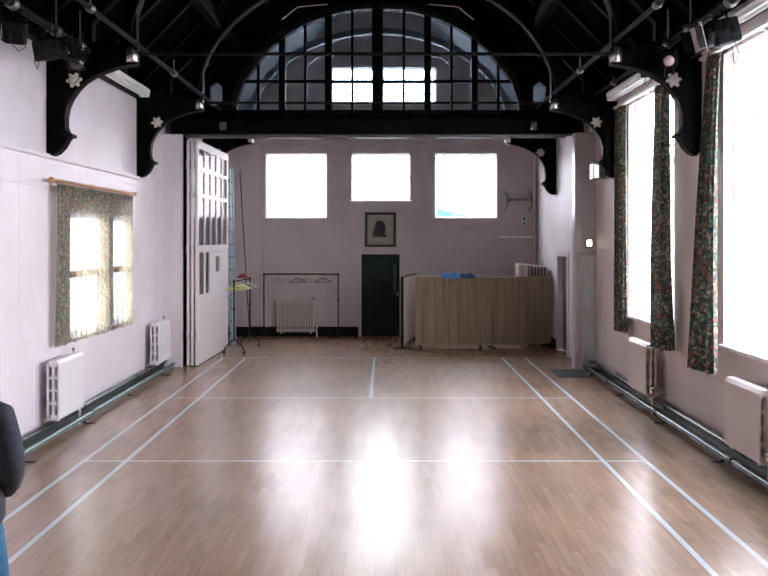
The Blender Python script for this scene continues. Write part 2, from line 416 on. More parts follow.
# partition nibs
mb = MB(); mb.box(XL - .02, -3.98, 17.3, 17.72, 0, 4.36); mb.box(-3.98, -3.79, 17.33, 17.72, 0, 4.36, .01); mb.v = [Vector((min(v.x, -3.81), v.y, v.z)) for v in mb.v]
struct(mb.build('wall_left_nib', 'wall_l', origin=False), 'white pilaster at the left end of the partition', 'wall')
mb = MB(); mb.box(3.49, XR + .02, 17.03, 17.30, 0, 4.36, .012)
struct(mb.build('wall_right_nib', paint('greyish gloss paint', (.50, .45, .47), .28, var=.04), origin=False), 'cream pilaster at the right end of the partition', 'wall')

mb = MB(); mb.box(-3.81, -3.735, 17.5, 17.66, 0, 4.36); struct(mb.build('trim_dark_gap', 'black', origin=False), 'black post added to darken the gap by the left pilaster', 'trim')  # black post added so the gap beside the leaves stays dark
# ------------------------------------------------------------------ roof
def roof(name, mat, y0, y1, label):
    mb = MB(); t = .1
    e = .1
    for s in (-1, 1):
        prof = [(XC + s * (RH + e), ZW - e), (XC, ZA), (XC, ZA + t * 1.4), (XC + s * (RH + e), ZW - e + t * 1.4)]
        mb.prism(prof, [], y0, y1, 'XZ')
    return struct(mb.build(name, mat, origin=False), label, 'ceiling')
ceil = roof('ceiling', 'roof', YF - .3, YP + .2, 'black pitched boarded roof over the hall')
bayc = roof('ceiling_bay', 'bayroof', YP + .2, YB + .3, 'grey pitched ceiling over the far bay')
k = .7071
for s in (-1, 1):
    for y in [3.4 + 1.05 * i for i in range(14)]:
        mb = MB(); w = .05
        a = (XC + s * RH, ZW); nrm = (-s * k * .12, -k * .12)
        mb.prism([(XC + s * RH, ZW), (XC, ZA), (XC, ZA + nrm[1] * 1.4), (XC + s * (RH - .17), ZW)], [], y - w, y + w, 'XZ')
        mb.build('rafter', 'black', ceil, world=True)
    for u, z in ((1.35, ZW + 1.2), (2.7, ZW + 2.55)):
        mb = MB(); mb.box(XC + s * (RH - u) - .08, XC + s * (RH - u) + .08, YF, YP, z - .14, z + .1, .01)
        mb.build('purlin', 'black', ceil, world=True)
    # wall plate boarding along the top of the wall
    mb = MB(); x = XL if s < 0 else XR
    mb.box(min(x, x - s * .12), max(x, x - s * .12), YF, YP, 4.74, 4.92)
    struct(mb.build('trim_wall_plate_' + ('left' if s < 0 else 'right'), 'black', origin=False), 'black wall plate at the foot of the roof', 'trim')

# ------------------------------------------------------------------ roof trusses
def truss(y, xl, xr, label, glint=False, bdrop=0.):
    xc = (xl + xr) / 2; rh = (xr - xl) / 2
    t = thing('roof_truss', label, 'roof truss', (xc, y, 3.4), 0, 'black timber roof trusses')
    prof = [(0, 3.43), (.06, 3.43), (.13, 3.46), (.20, 3.53), (.25, 3.62), (.28, 3.66), (.28, 3.70), (.24, 3.74), (.225, 3.80), (.228, 3.92), (.25, 4.03), (.30, 4.14), (.37, 4.24), (.46, 4.33), (.57, 4.40), (.70, 4.46), (.86, 4.51), (1.0, 4.54), (1.10, 4.55), (1.10, 4.78), (0, 4.88)]
    for s in (-1, 1):
        X = lambda u: xc + s * (rh - u)
        mb = MB(); mb.prism([(X(u), z - bdrop) for u, z in prof], [], y, y + .17, 'XZ')
        b = mb.build('bracket', 'black', t, world=True)
        # moulded edge, pendant foot block
        mb = MB(); mb.tube([(X(u), y - .005, z - bdrop) for u, z in prof[8:17]], .012, 6); mb.build('edge_bead', 'blackmetal', b, world=True)
        mb = MB(); mb.box(min(X(.22), X(.32)), max(X(.22), X(.32)), y - .02, y + .19, 3.655 - bdrop, 3.70 - bdrop, .012); mb.build('foot_block', 'blackmetal', b, world=True)
        # rosette
        pts = []
        for q in range(12 * 2):
            a = 2 * PI * q / 24; r = .095 if (q // 2) % 2 == 0 else .062
            pts.append((X(.35) + r * math.cos(a), 4.35 - bdrop + r * math.sin(a)))
        mb = MB(); mb.prism(pts, [], y - .03, y, 'XZ'); mb.lathe([(.035, 0), (.03, .02), (.012, .03)], 12, (X(.35), y - .06, 4.35 - bdrop), 'Y')
        mb.build('rosette', 'rosette', b, world=True)
        mb = MB(); mb.lathe([(.068, 0), (.075, .01), (.075, .16), (.068, .17)], 18, (X(1.06), y - .03, 4.57 - bdrop)); mb.build('ferrule', 'silver', b, world=True)
        # hammer post and principal rafter
        if glint:
            mb = MB(); mb.tube([(xc + s * 1.66, y - .02, 6.12), (xc + s * 1.36, y - .02, 6.38), (xc + s * .9, y - .02, 6.43)], .016, 6); mb.build('edge_glint', 'silver', t, world=True)  # pale tube modelled as a highlight along the truss chamfer
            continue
        mb = MB(); mb.box(min(X(.92), X(1.1)), max(X(.92), X(1.1)), y + .01, y + .16, 4.76 - bdrop, ZW + .85, .008); mb.build('hammer_post', 'black', t, world=True)
        mb = MB(); mb.prism([(X(.1), ZW - .02), (X(.32), ZW - .02), (xc, ZW + rh - .32), (xc, ZW + rh - .1)], [], y + .02, y + .15, 'XZ'); mb.build('principal_rafter', 'black', t, world=True)
        mb = MB(); mb.prism([(X(.45), 4.76), (X(.56), 4.76), (X(.56), ZW + .28), (X(.45), ZW + .2)], [], y + .03, y + .14, 'XZ'); mb.build('stud', 'black', t, world=True)
    a_, b_ = rh - 1.03, 2.15
    outer = []; inner = []
    for i in range(41):
        th = PI * i / 40
        inner.append((xc + a_ * math.cos(th), 4.75 + b_ * math.sin(th))); outer.append((xc + (a_ + .13) * math.cos(th), 4.75 + (b_ + .13) * math.sin(th)))
    mb = MB(); mb.prism(outer + inner[::-1], [], y, y + .2, 'XZ'); ar = mb.build('arch_rib', 'bayroof' if glint else 'black', t, world=True)
    mb = MB(); mb.tube([(p[0], y - .004, p[1]) for p in inner[1:-1]], .011, 6); mb.build('edge_bead', 'silver' if glint else 'dullmetal', ar, world=True)
    mb = MB(); mb.tube([(xc - rh + .98, y + .03, 4.68 - bdrop), (xc + rh - .98, y + .03, 4.68 - bdrop)], .022, 8); mb.build('tie_rod', 'blackmetal', t, world=True)
    if glint: return t
    mb = MB(); mb.box(xc - 1.9, xc + 1.9, y + .03, y + .15, 6.95, 7.12, .01); mb.build('collar_beam', 'black', t, world=True)
    return t
truss(11.35, XL, XR, 'black arched roof truss nearest the camera, brackets beside the curtained windows')
truss(15.48, XL, XR, 'black arched roof truss just in front of the glazed screen')
truss(20.3, AL, AR, 'black arched roof truss beyond the glazed screen in the far bay', glint=True, bdrop=.06)

# ------------------------------------------------------------------ glazed arched screen over the partition opening
SC = XC + .0
half = [(2.64, 4.82), (2.62, 5.0), (2.5, 5.35), (2.25, 5.68), (2.03, 5.95), (1.756, 6.19), (1.36, 6.42), (.925, 6.585), (.46, 6.69), (0, 6.72)]
arch = [(SC + u, z) for u, z in half] + [(SC - u, z) for u, z in half[::-1][1:]]
def hexa(cx, cz, w, h): return [(cx - w, cz - h * .6), (cx, cz - h), (cx + w, cz - h * .6), (cx + w, cz + h * .6), (cx, cz + h), (cx - w, cz + h * .6)]
scr = thing('window_4', 'arched glazed timber screen above the beam, divided by black mullions', 'window', (SC, YP, 4.66), kind='structure')
out_ = [(XL, 4.66), (XR, 4.66), (XR, ZW - .02), (XC, ZA), (XL, ZW - .02)]
hx = [hexa(-3.17, 5.13, .115, .22), hexa(2.90, 5.13, .115, .22)]
mb = MB(); mb.prism(out_, [arch] + hx, YP - .05, YP + .08, 'XZ'); spn = mb.build('spandrel', 'black', scr, world=True)
# moulded arch edge
mb = MB()
o2 = [(SC + (u + .10) , z + .10) for u, z in half] + [(SC - (u + .10), z + .10) for u, z in half[::-1][1:]]
o2[0] = (o2[0][0], 4.82); o2[-1] = (o2[-1][0], 4.82)
mb.prism(o2 + arch[::-1], [], YP - .12, YP - .05, 'XZ'); mb.build('arch_moulding', 'blackmetal', spn, world=True)
def archz(x):
    u = abs(x - SC)
    for (u0, z0), (u1, z1) in zip(half[:-1], half[1:]):
        if u1 <= u <= u0: return z0 + (z1 - z0) * (u0 - u) / max(u0 - u1, 1e-6)
    return 4.82
def px(x, y=YP): return (x - 384) / F * y
for x0, x1, dp in ((371, 382, .16), (324, 331, .14), (423, 430, .14), (278, 284.5, .14), (470, 476.5, .14), (256, 259, .07), (495.5, 498.5, .07), (303, 305.7, .07), (449, 451.7, .07), (350, 352.5, .07), (401.5, 404, .07)):
    a, b = px(x0), px(x1); mb = MB()
    mb.box(a, b, YP - dp / 2, YP + dp / 2, 4.8, max(archz(a), archz(b)) + .02, .006)
    mb.build('mullion', 'black', scr, world=True)
mb = MB(); mb.box(SC - 2.56, SC + 2.56, YP - .05, YP + .05, 5.335, 5.39, .006); mb.build('transom', 'black', scr, world=True)
mb = MB(); mb.box(SC - 2.7, SC + 2.7, YP - .1, YP + .1, 4.72, 4.82, .01); mb.build('sill', 'black', scr, world=True)
mb = MB(); mb.prism(arch, [], YP - .004, YP + .004, 'XZ')
for h in hx: mb.prism(h, [], YP - .004, YP + .004, 'XZ')
mb.build('glass', 'screenglass', scr, world=True)
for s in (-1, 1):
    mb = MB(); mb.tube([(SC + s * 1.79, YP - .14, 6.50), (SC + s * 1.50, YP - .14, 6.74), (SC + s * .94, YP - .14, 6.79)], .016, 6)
    mb.build('edge_glint', 'silver', scr, world=True)  # pale bent tube stands in for a highlight above the arch
bt = thing('trim_beam', 'long black beam across the hall above the partition opening', 'beam', (XC, YP, 4.36), kind='structure')
mb = MB(); mb.box(-4.0, 3.70, YP - .2, YP + .2, 4.36, 4.66, .012); mb.build('beam', 'black', bt, world=True)
mb = MB(); mb.box(-3.75, 3.4, YP - .03, YP + .03, 4.30, 4.37); mb.box(-3.75, 3.4, YP + .12, YP + .2, 4.325, 4.362); mb.build('door_track', 'greymetal', bt, world=True)
for x in (224, 531):
    mb = MB(); mb.box(px(x) - .06, px(x) + .06, YP - .23, YP - .2, 4.43, 4.58, .008); mb.build('bolt_plate', 'greymetal', bt, world=True)

# ------------------------------------------------------------------ windows
def window(name, label, plane, r, d_in, d_out, cols, rows, fw=.05, bw=.022, sill=True, frame='white', bars='bar'):
    """r=(a0,a1,z0,z1); d_in: room face of the wall, d_out: where the glass sits"""
    a0, a1, z0, z1 = r
    loc = ((a0 + a1) / 2, d_in, z0) if plane == 'XZ' else (d_in, (a0 + a1) / 2, z0)
    t = thing(name, label, 'window', loc, kind='structure')
    s = 1 if d_out > d_in else -1
    g0, g1 = sorted((d_out - .03, d_out + .03))
    mb = MB(); mb.prism(rect(a0, a1, z0, z1), [rect(a0 + fw, a1 - fw, z0 + fw, z1 - fw)], g0, g1, plane); mb.build('frame', 'bar', t, world=True)
    mb = MB()
    def bx(p0, p1, q0, q1, w):
        if plane == 'XZ': mb.box(p0, p1, d_out - w, d_out + w, q0, q1)
        else: mb.box(d_out - w, d_out + w, p0, p1, q0, q1)
    for c in cols: x = a0 + c * (a1 - a0); bx(x - bw / 2, x + bw / 2, z0 + fw, z1 - fw, .015)
    for c in rows: z = z0 + c * (z1 - z0); bx(a0 + fw, a1 - fw, z - bw / 2, z + bw / 2, .015)
    if mb.v: mb.build('glazing_bars', bars, t, world=True)
    mb = MB(); mb.prism(rect(a0 + fw * .6, a1 - fw * .6, z0 + fw * .6, z1 - fw * .6), [], d_out - .003, d_out + .003, plane); mb.build('glass', 'glass', t, world=True)
    if sill:
        mb = MB(); d0, d1 = sorted((d_in - s * .06, d_out - s * .02))
        if plane == 'XZ': mb.box(a0 - .04, a1 + .04, d0, d1, z0 - .04, z0 + .004, .006)
        else: mb.box(d0, d1, a0 - .04, a1 + .04, z0 - .04, z0 + .004, .006)
        mb.build('sill', 'white', t, world=True)
    return t
window('window_1', 'left square window in the back wall, bright daylight outside', 'XZ', BW[0], YB, YB + .13, (.333, .667), (.28, .62), sill=False)
window('window_2', 'short middle window in the back wall, above the framed picture', 'XZ', BW[1], YB, YB + .13, (.333, .667), (.5,), sill=False)
window('window_3', 'right square window in the back wall, above the beige screens', 'XZ', BW[2], YB, YB + .13, (.333, .667), (.28, .62), sill=False)
window('window_5', 'high wide gable window seen through the arched screen', 'XZ', BU, YB, YB + .13, (.25, .5, .75), (.3, .72), fw=.05, bw=.03, sill=True)
window('window_6', 'left wall window behind closed floral curtains', 'YZ', WL, XL, XL - .06, (), (.5,), fw=.07, bw=.09, sill=True, bars='wood')
mb = MB(); mb.box(XL - .2, XL - .015, 13.55, 14.22, WL[2], WL[3]); struct(mb.build('trim_mullion', 'white', origin=False), 'wide white mullion in the left window', 'trim')
for i, w in enumerate(WR):
    nm = ['far tall window in the right wall between two floral curtains', 'near tall window in the right wall at the picture edge', 'tall right wall window nearest the camera, added out of view for daylight'][i]
    window('window_%d' % (7 + i), nm, 'YZ', w, XR, XR + .15, (.25, .5, .75), (.27, .52, .76), fw=.06, bw=.03, sill=True)
# small bits of the outside seen through the back windows
mb = MB(); mb.box(-3.6, -.9, YB + 2.0, YB + 2.2, -.35, 2.98); tag(mb.build('parapet', 'red_outside'), 'red band of a wall outside the left back window', 'wall')
mb = MB(); mb.prism([(1.2, -.35), (2.5, -.35), (2.5, 2.9), (2.3, 2.98), (1.75, 3.10), (1.2, 3.25)], [], YB + 1.6, YB + 1.7, 'XZ'); tag(mb.build('shed', 'bluecloth'), 'blue sloping shed outside the right back window', 'shed')
for x0, x1, lab in ((-13., -1.2, 'pale building added outside the left back window to dim its floor reflection'), (1.42, 13., 'pale building added outside the right back window to dim its floor reflection')):  # blocks added outside to weaken the side windows' reflections on the floor
    t = thing('added_building', lab, 'building', ((x0 + x1) / 2, YB + 4.4, -.35))
    mb = MB(); mb.box(x0, x1, YB + 4.2, YB + 8, -.35, 4.75); mb.build('wall', 'white', t, world=True)
    mb = MB(); mb.box(x0 - .1, x1 + .1, YB + 4.05, YB + 8.1, 4.75, 4.85, .01); mb.build('coping', 'white', t, world=True)
mb = MB(); mb.box(-40, 40, -30, 60, -.5, -.35); struct(mb.build('ground', 'ground', origin=False), 'paving outside the hall', 'ground')

# ------------------------------------------------------------------ doors
d = thing('door_1', 'dark green door in the back wall under the picture', 'door', ((DB[0] + DB[1]) / 2, YB, 0), kind='structure')
mb = MB(); mb.prism(rect(DB[0] + .01, DB[1] - .01, .01, DB[3] - .01), [rect(.20, .275, 1.05, 1.78)], YB + .03, YB + .08, 'XZ'); mb.build('leaf', 'greendoor', d, world=True)
mb = MB(); mb.prism(rect(.20, .275, 1.05, 1.78), [], YB + .045, YB + .055, 'XZ'); mb.build('vision_panel', paint('dim door glass', (.07, .10, .09), .12, var=.1), d, world=True)
mb = MB(); mb.box(.30, .33, YB - .02, YB + .035, .98, 1.1, .006); mb.tube([(.315, YB - .015, 1.04), (.315, YB - .05, 1.04), (.22, YB - .05, 1.04)], .01, 8); mb.build('handle', 'silver', d, world=True)
mb = MB(); mb.prism([(DB[0] - .06, 0), (DB[0] + .01, 0), (DB[0] + .01, DB[3] - .01), (DB[1] - .01, DB[3] - .01), (DB[1] - .01, 0), (DB[1] + .06, 0), (DB[1] + .06, DB[3] + .05), (DB[0] - .06, DB[3] + .05)], [], YB - .02, YB + .1, 'XZ'); mb.build('frame', 'wall_b', d, world=True)
mb = MB(); mb.box(DB[0], DB[1], YB + .14, YB + .2, 0, DB[3]); mb.build('backing', 'blackmetal', d, world=True)
d = thing('door_2', 'dark doorway in the right wall of the far bay, cream frame', 'door', (AR, (DA[0] + DA[1]) / 2, 0), kind='structure')
mb = MB(); mb.box(AR + .09, AR + .13, DA[0] + .05, DA[1] - .05, .01, DA[3] - .04, .004); mb.build('leaf', paint('dim grey door', (.10, .09, .09), .5), d, world=True)
mb = MB(); mb.prism([(DA[0] - .08, 0), (DA[0] + .05, 0), (DA[0] + .05, DA[3] - .05), (DA[1] - .05, DA[3] - .05), (DA[1] - .05, 0), (DA[1] + .08, 0), (DA[1] + .08, DA[3] + .08), (DA[0] - .08, DA[3] + .08)], [], AR - .03, AR + .13, 'YZ'); mb.build('frame', 'cream', d, world=True)
mb = MB(); mb.sphere((AR + .07, DA[0] + .15, 1.0), .03); mb.build('knob', 'silver', d, world=True)
d = thing('door_3', 'narrow grey glossy cupboard door on the right pilaster', 'door', (3.74, 17.02, 0), kind='structure')
mb = MB(); mb.box(3.64, 3.862, 16.99, 17.02, .02, 2.06, .006); mb.build('leaf', 'greypanel', d, world=True)
mb = MB(); mb.prism(rect(3.61, 3.88, 0, 2.11), [rect(3.635, 3.867, .015, 2.07)], 16.985, 17.035, 'XZ'); mb.build('frame', 'cream', d, world=True)

# ------------------------------------------------------------------ skirtings, dado and picture rails
def strip(name, mat, x0, x1, y0, y1, z0, z1, label, bev=.008):
    mb = MB(); mb.box(x0, x1, y0, y1, z0, z1, bev); return struct(mb.build(name, mat, origin=False), label, 'trim')
strip('baseboard_left', 'greendark', XL, XL + .03, YF, 17.3, 0, .13, 'dark green skirting along the left wall')
strip('baseboard_right', 'greendark', XR - .03, XR, YF, 17.0, 0, .13, 'dark green skirting along the right wall')
strip('baseboard_back', 'blackmetal', AL, DB[0] - .07, YB - .03, YB, 0, .24, 'black skirting on the back wall left of the door')
strip('baseboard_back_right', 'blackmetal', DB[1] + .07, AR, YB - .03, YB, 0, .24, 'black skirting on the back wall right of the door')
strip('baseboard_right_bay', 'blackmetal', AR - .03, AR, DA[1] + .1, YB - .03, 0, .2, 'black skirting on the bay right wall')
strip('trim_1', 'wall_l', XL, XL + .025, YF, 11.3, 1.235, 1.275, 'dado rail on the left wall before the window')
strip('trim_2', 'wall_l', XL, XL + .025, 15.45, 17.3, 1.235, 1.275, 'dado rail on the left wall beyond the window')
strip('trim_3', 'wall_r', XR - .04, XR, 14.9, 17.0, 1.13, 1.17, 'dado rail on the right wall beyond the far window')
strip('trim_4', 'wall_r', XR - .04, XR, 10.75, 12.35, 1.13, 1.17, 'dado rail between the right windows')
strip('trim_5', 'wall_l', XL, XL + .055, YF, 17.3, 3.40, 3.45, 'picture rail on the left wall')
for i, (a, b) in enumerate(((14.85, 17.0), (10.72, 12.35))):
    strip('trim_%d' % (6 + i), 'wall_r', XR - .05, XR, a, b, 3.42, 3.46, 'picture rail on the right wall')
strip('trim_8', 'wall_l', XL, XL + .012, YF, 12.0, 3.04, 3.055, 'thin joint strip on the left wall')
strip('trim_9', 'wall_l', XL, XL + .012, 15.4, 17.3, 3.04, 3.055, 'thin joint strip on the left wall beyond the window')
for i, (a, b, z) in enumerate(((AL, BW[0][0], 3.30), (BW[0][1], BW[1][0], 3.30), (BW[1][1], BW[2][0], 3.30), (BW[2][1], AR, 3.30), (AL, DB[0] - .07, 1.22), (DB[1] + .07, AR, 1.22))):
    strip('trim_%d' % (10 + i), 'wall_b', a, b, YB - .014, YB, z, z + .03, 'horizontal rail on the back wall', .004)
for i, (x, z0, z1) in enumerate(((-2.93, .25, 2.9), (-1.43, .25, 2.9), (1.23, .25, 2.9), (2.755, .25, 2.9), (-.86, 3.35, 4.5), (.66, 3.35, 4.5))):
    strip('trim_%d' % (16 + i), 'wall_b', x - .05, x + .05, YB - .016, YB, z0, z1, 'vertical batten on the back wall', .004)
strip('trim_22', 'wall_s', AR - .012, AR, DA[1] + .1, YB, 3.30, 3.33, 'horizontal rail on the bay right wall', .004)
strip('trim_23', 'wall_s', AR - .012, AR, YP + .3, DA[0] - .1, 1.2, 1.23, 'short rail on the bay right wall', .004)

# ------------------------------------------------------------------ folding partition leaves
def leaf(label):
    t = thing('folding_partition_leaf', label, 'folding partition', (-3.545, YP, 0), -.018, 'folded partition leaves')
    W, H = 3.05, 4.27
    cols = [(.08 + i * (W - .16) / 5 + .03, .08 + (i + 1) * (W - .16) / 5 - .03) for i in range(5)]
    holes = []
    for a, b in cols:
        for z0, z1 in ((2.28, 3.20), (3.27, 3.70), (3.77, 4.12)): holes.append(rect(a, b, z0, z1))
    mid = [(.14, .60, 1.34, 2.14), (.72, 1.10, 1.34, 2.14)]
    wick = (1.22, 2.90, .10, 2.14)
    low = [(.14, 1.10, .18, 1.20)]
    mb = MB(); mb.prism(rect(0, W, .02, H), holes + [rect(*m) for m in mid] + [rect(*wick)] + [rect(*q) for q in low], -.021, .021, 'YZ'); fr = mb.build('frame', 'white', t)
    mb = MB()
    for h in holes: mb.prism(h, [], -.004, .004, 'YZ')
    for m in mid: mb.prism(rect(*m), [], -.004, .004, 'YZ')
    mb.build('glass', 'leafglass', t)
    mb = MB()
    for a, b, z0, z1 in low:
        n = 6
        for i in range(n): mb.box(-.012, .014, a + (b - a) * i / n + .014, a + (b - a) * (i + 1) / n - .014, z0, z1, .004)
    mb.build('boarding', 'white', t)
    # wicket door with its small window
    a, b, z0, z1 = wick
    wn = (1.62, 2.10, 1.72, 2.04)
    mb = MB(); mb.prism(rect(a + .01, b - .01, z0 + .01, z1 - .01), [rect(*wn)], -.017, .017, 'YZ')
    n = 9
    for i in range(n): mb.box(.012, .04, a + .1 + (b - a - .2) * i / n + .028, a + .1 + (b - a - .2) * (i + 1) / n - .028, .2, 1.18, .004)
    mb.box(.012, .045, a + .01, b - .01, 1.2, 1.3, .004)
    w = mb.build('wicket_door', 'white', t)
    mb = MB(); mb.prism(rect(*wn), [], -.004, .004, 'YZ'); mb.build('wicket_window', paint('dim glass', (.16, .15, .15), .12) if 'dim glass' not in bpy.data.materials else bpy.data.materials['dim glass'], w)
    mb = MB(); mb.prism(rect(wn[0] - .05, wn[1] + .05, wn[2] - .05, wn[3] + .05), [rect(*wn)], .02, .036, 'YZ'); mb.build('window_frame', 'white', w)
    mb = MB(); mb.lathe([(.01, 0), (.012, .03), (.028, .04), (.028, .06), (.01, .07)], 12, (.022, b - .12, 1.12), 'X'); mb.build('knob', 'silver', w)
    mb = MB(); mb.box(-.024, .024, -.012, .012, .02, H - .02, .003); mb.build('edge_strip', 'white', t)
    for y in (.25, W - .25):
        mb = MB(); mb.lathe([(.05, 0), (.05, .03)], 14, (-.015, y, .05), 'X'); mb.build('roller', 'blackmetal', t)
    for z in (.6, 2.2, 3.8):
        mb = MB(); mb.box(-.028, -.018, -.02, .06, z - .08, z + .08, .003); mb.tube([(-.03, -.012, z - .08), (-.03, -.012, z + .08)], .01, 8); mb.build('hinge', 'greymetal', t)
    return t
lf = leaf('white folding partition leaf facing the hall, glazed top and small wicket window')
copy_tree(lf, 'middle white folded partition leaf, only its front edge showing', (-3.627, YP, 0))
copy_tree(lf, 'rearmost white folded partition leaf against the left pilaster', (-3.705, YP, 0))

# ------------------------------------------------------------------ radiators
def radiator(label, loc, rz, n, H=.95, mat='rad_white', zb=.24, dep=.15, back=.10, gap=.004, group='cast iron radiators'):
    t = thing('radiator', label, 'radiator', loc, rz, group)
    pitch = .066; L_ = n * pitch
    y0, y1 = -back + .0, -back - dep + .0          # rear and front faces, wall is y=0
    hs = []
    w3 = dep / 3
    for c in (0, 1):
        ya = -back - .022 - c * (dep / 2 - .006); yb = ya - dep / 2 + .034
        m = 4
        for i in range(m):
            za = zb + .06 + (H - zb - .10) * i / m; zc = zb + .06 + (H - zb - .10) * (i + 1) / m - .03
            hs.append(rect(yb, ya, za, zc))
    o = [(y1 + .01, zb), (y0 - .01, zb), (y0, zb + .02), (y0, H - .04), (y0 - .03, H), (y1 + .03, H), (y1, H - .04), (y1, zb + .02)]
    me = None
    for i in range(n):
        x = -L_ / 2 + (i + .5) * pitch
        if me is None:
            mb = MB(); mb.prism(o, hs, -pitch / 2 + gap, pitch / 2 - gap, 'YZ'); s = mb.build('section', mat, t); me = s.data
        else:
            s = bpy.data.objects.new('section', me); COL.objects.link(s); s.parent = t
        s.location = (x, 0, 0)
    for z in (zb + .05, H - .06):
        mb = MB(); mb.tube([(-L_ / 2 - .02, -back - dep / 2, z), (L_ / 2 + .02, -back - dep / 2, z)], .022, 10); mb.build('header_tube', mat, t)
    for sx in (-1, 1):
        mb = MB(); x = sx * (L_ / 2 - pitch * 1.5); mb.box(x - .02, x + .02, -back - dep + .03, -.022, zb - .03, zb + .004, .005); mb.build('wall_support', mat, t)
        mb = MB(); mb.tube([(x, -back + .01, H - .12), (x, -.022, H - .12)], .012, 6); mb.build('wall_stay', mat, t)
    x = L_ / 2 + .05
    mb = MB(); mb.tube([(L_ / 2, -back - dep / 2, zb + .05), (x, -back - dep / 2, zb + .05), (x, -back - dep / 2, .0)], .016, 8); mb.build('pipe_tail', mat, t)
    mb = MB(); mb.lathe([(.02, -.03), (.03, -.02), (.03, .02), (.02, .03), (.035, .035), (.035, .075), (.02, .085)], 12, (x, -back - dep / 2, zb + .05)); mb.build('valve', 'silver', t)
    mb = MB(); xx = -L_ / 2 + .0; mb.tube([(L_ / 2 - .03, -back - .02, H), (L_ / 2 - .03, -back - .02, H + .035)], .008, 6); mb.tube([(L_ / 2 - .065, -back - .02, H + .04), (L_ / 2 + .005, -back - .02, H + .04)], .01, 8); mb.build('air_key', 'blackmetal', t)
    return t
radiator('white column radiator under the curtained left window', (XL, 11.55, 0), PI / 2, 14)
radiator('white column radiator near the left pilaster by the partition', (XL, 16.45, 0), PI / 2, 14)
radiator('cream column radiator below the far right window', (XR, 13.27, 0), -PI / 2, 14, mat='rad_cream', back=.13)
radiator('cream column radiator at right edge below the near window', (XR, 9.38, 0), -PI / 2, 14, mat='rad_cream', back=.13)
radiator('dull cream radiator on the back wall below the clothes rail', (-2.18, YB, 0), 0, 14, H=.90, mat='rad_grey', zb=.12, back=.06, gap=.019)

# ------------------------------------------------------------------ heating pipes
def pipe(name, label, x, z, r, y0, y1, mat, side, supports):
    t = thing(name, label, 'pipe', (x, (y0 + y1) / 2, 0))
    mb = MB(); mb.tube([(x, y0, z), (x, y1, z)], r, 14); mb.build('pipe', mat, t, world=True)
    y = y0 + 1.3
    while y < y1:
        mb = MB(); mb.lathe([(r, -.05), (r + .009, -.045), (r + .009, .045), (r, .05)], 14, (x, y, z), 'Y'); mb.build('coupling', mat, t, world=True); y += 2.7
    if supports:
        y = y0 + .7
        while y < y1:
            mb = MB(); mb.box(x - .012, x + .012, y - .015, y + .015, 0, z - r + .003); mb.box(x - side * .06 - .05, x - side * .06 + .09, y - .015, y + .015, 0, .012); mb.build('support', 'pipe_d', t, world=True); y += 2.1
    return t
pipe('heating_pipe', 'silvery green heating pipe low along the left wall', -3.92, .085, .034, 3, 17.2, 'pipe_l', -1, True)
pipe('heating_pipe', 'dark green upper heating pipe close to the left skirting', -4.04, .16, .034, 3, 17.2, 'pipe_d', -1, False)
pipe('heating_pipe', 'shiny dark heating pipe nearest the floor along the right wall', 3.63, .085, .036, 3, 16.9, 'pipe_r', 1, True)
pipe('heating_pipe', 'shiny dark upper heating pipe against the right skirting', 3.77, .16, .036, 3, 16.9, 'pipe_r', 1, False)
# stop valve cluster at the far end of the right pipes
t = thing('stop_valve', 'small grey valve on the pipes by the floor mat', 'valve', (3.66, 16.35, .12))
mb = MB(); mb.lathe([(.02, 0), (.05, .01), (.05, .08), (.02, .09)], 14, (3.68, 16.3, .12)); mb.tube([(3.68, 16.3, .18), (3.68, 16.3, .26)], .012, 8); mb.build('body', 'greymetal', t, world=True)
mb = MB(); mb.lathe([(.045, 0), (.05, .008), (.045, .016)], 14, (3.68, 16.3, .25)); mb.build('wheel', 'greymetal', t, world=True)

# ------------------------------------------------------------------ curtains
def curtain(label, plane_x, y0, y1, z0, z1, mat, folds, amp, side, group, gather=None, lean=0., thick=True):
    """sheet hanging in a plane x=const, folded along y; gather=(y0b,y1b) range at the bottom"""
    t = thing('curtain', label, 'curtain', (plane_x, (y0 + y1) / 2, z0), 0, group)
    nu, nv = folds * 10, 26; vs = []; fs = []
    ph = random.random() * 6
    for j in range(nv + 1):
        v = j / nv; z = z1 + (z0 - z1) * v
        a, b = y0, y1
        if gather: a = y0 + (gather[0] - y0) * v ** 1.3; b = y1 + (gather[1] - y1) * v ** 1.3
        for i in range(nu + 1):
            u = i / nu
            y = a + (b - a) * u
            am = amp * (.55 + .45 * v) * (1 + .35 * math.sin(u * 9 + ph))
            x = plane_x + side * (lean * v) + am * math.sin(2 * PI * folds * u + .5 * math.sin(3 * v + ph)) + .3 * am * math.sin(4 * PI * folds * u + 1 + 2 * v)
            vs.append((x, y + .012 * math.sin(5 * v + u * 12), z + .01 * math.sin(u * 25) * (v > .99)))
    for j in range(nv):
        for i in range(nu): fs.append([j * (nu + 1) + i, j * (nu + 1) + i + 1, (j + 1) * (nu + 1) + i + 1, (j + 1) * (nu + 1) + i])
    mb = MB(); mb.add(vs, fs, True); o = mb.build('cloth', mat, t, world=True)
    # heading tape and hem
    mb = MB(); row = [vs[i] for i in range(nu + 1)]
    mb.add([(p[0] + side * .006, p[1], z1 + .01) for p in row] + [(p[0] + side * .006, p[1], z1 - .08) for p in row], [[i, i + 1, nu + 2 + i, nu + 1 + i] for i in range(nu)], True); mb.build('heading', mat, t, world=True)
    return t
curtain('left of the two closed floral curtains on the left wall', XL + .10, 11.42, 13.08, 1.07, 3.08, 'curtain_l', 8, .017, 1, 'closed floral curtains')
curtain('right of the two closed floral curtains on the left wall', XL + .10, 13.02, 14.88, 1.05, 3.08, 'curtain_l', 8, .017, 1, 'closed floral curtains')
curtain('narrow floral curtain at the far side of the far right window', XR - .12, 14.45, 15.05, .93, 4.5, 'curtain_r', 5, .05, -1, 'open floral curtains')
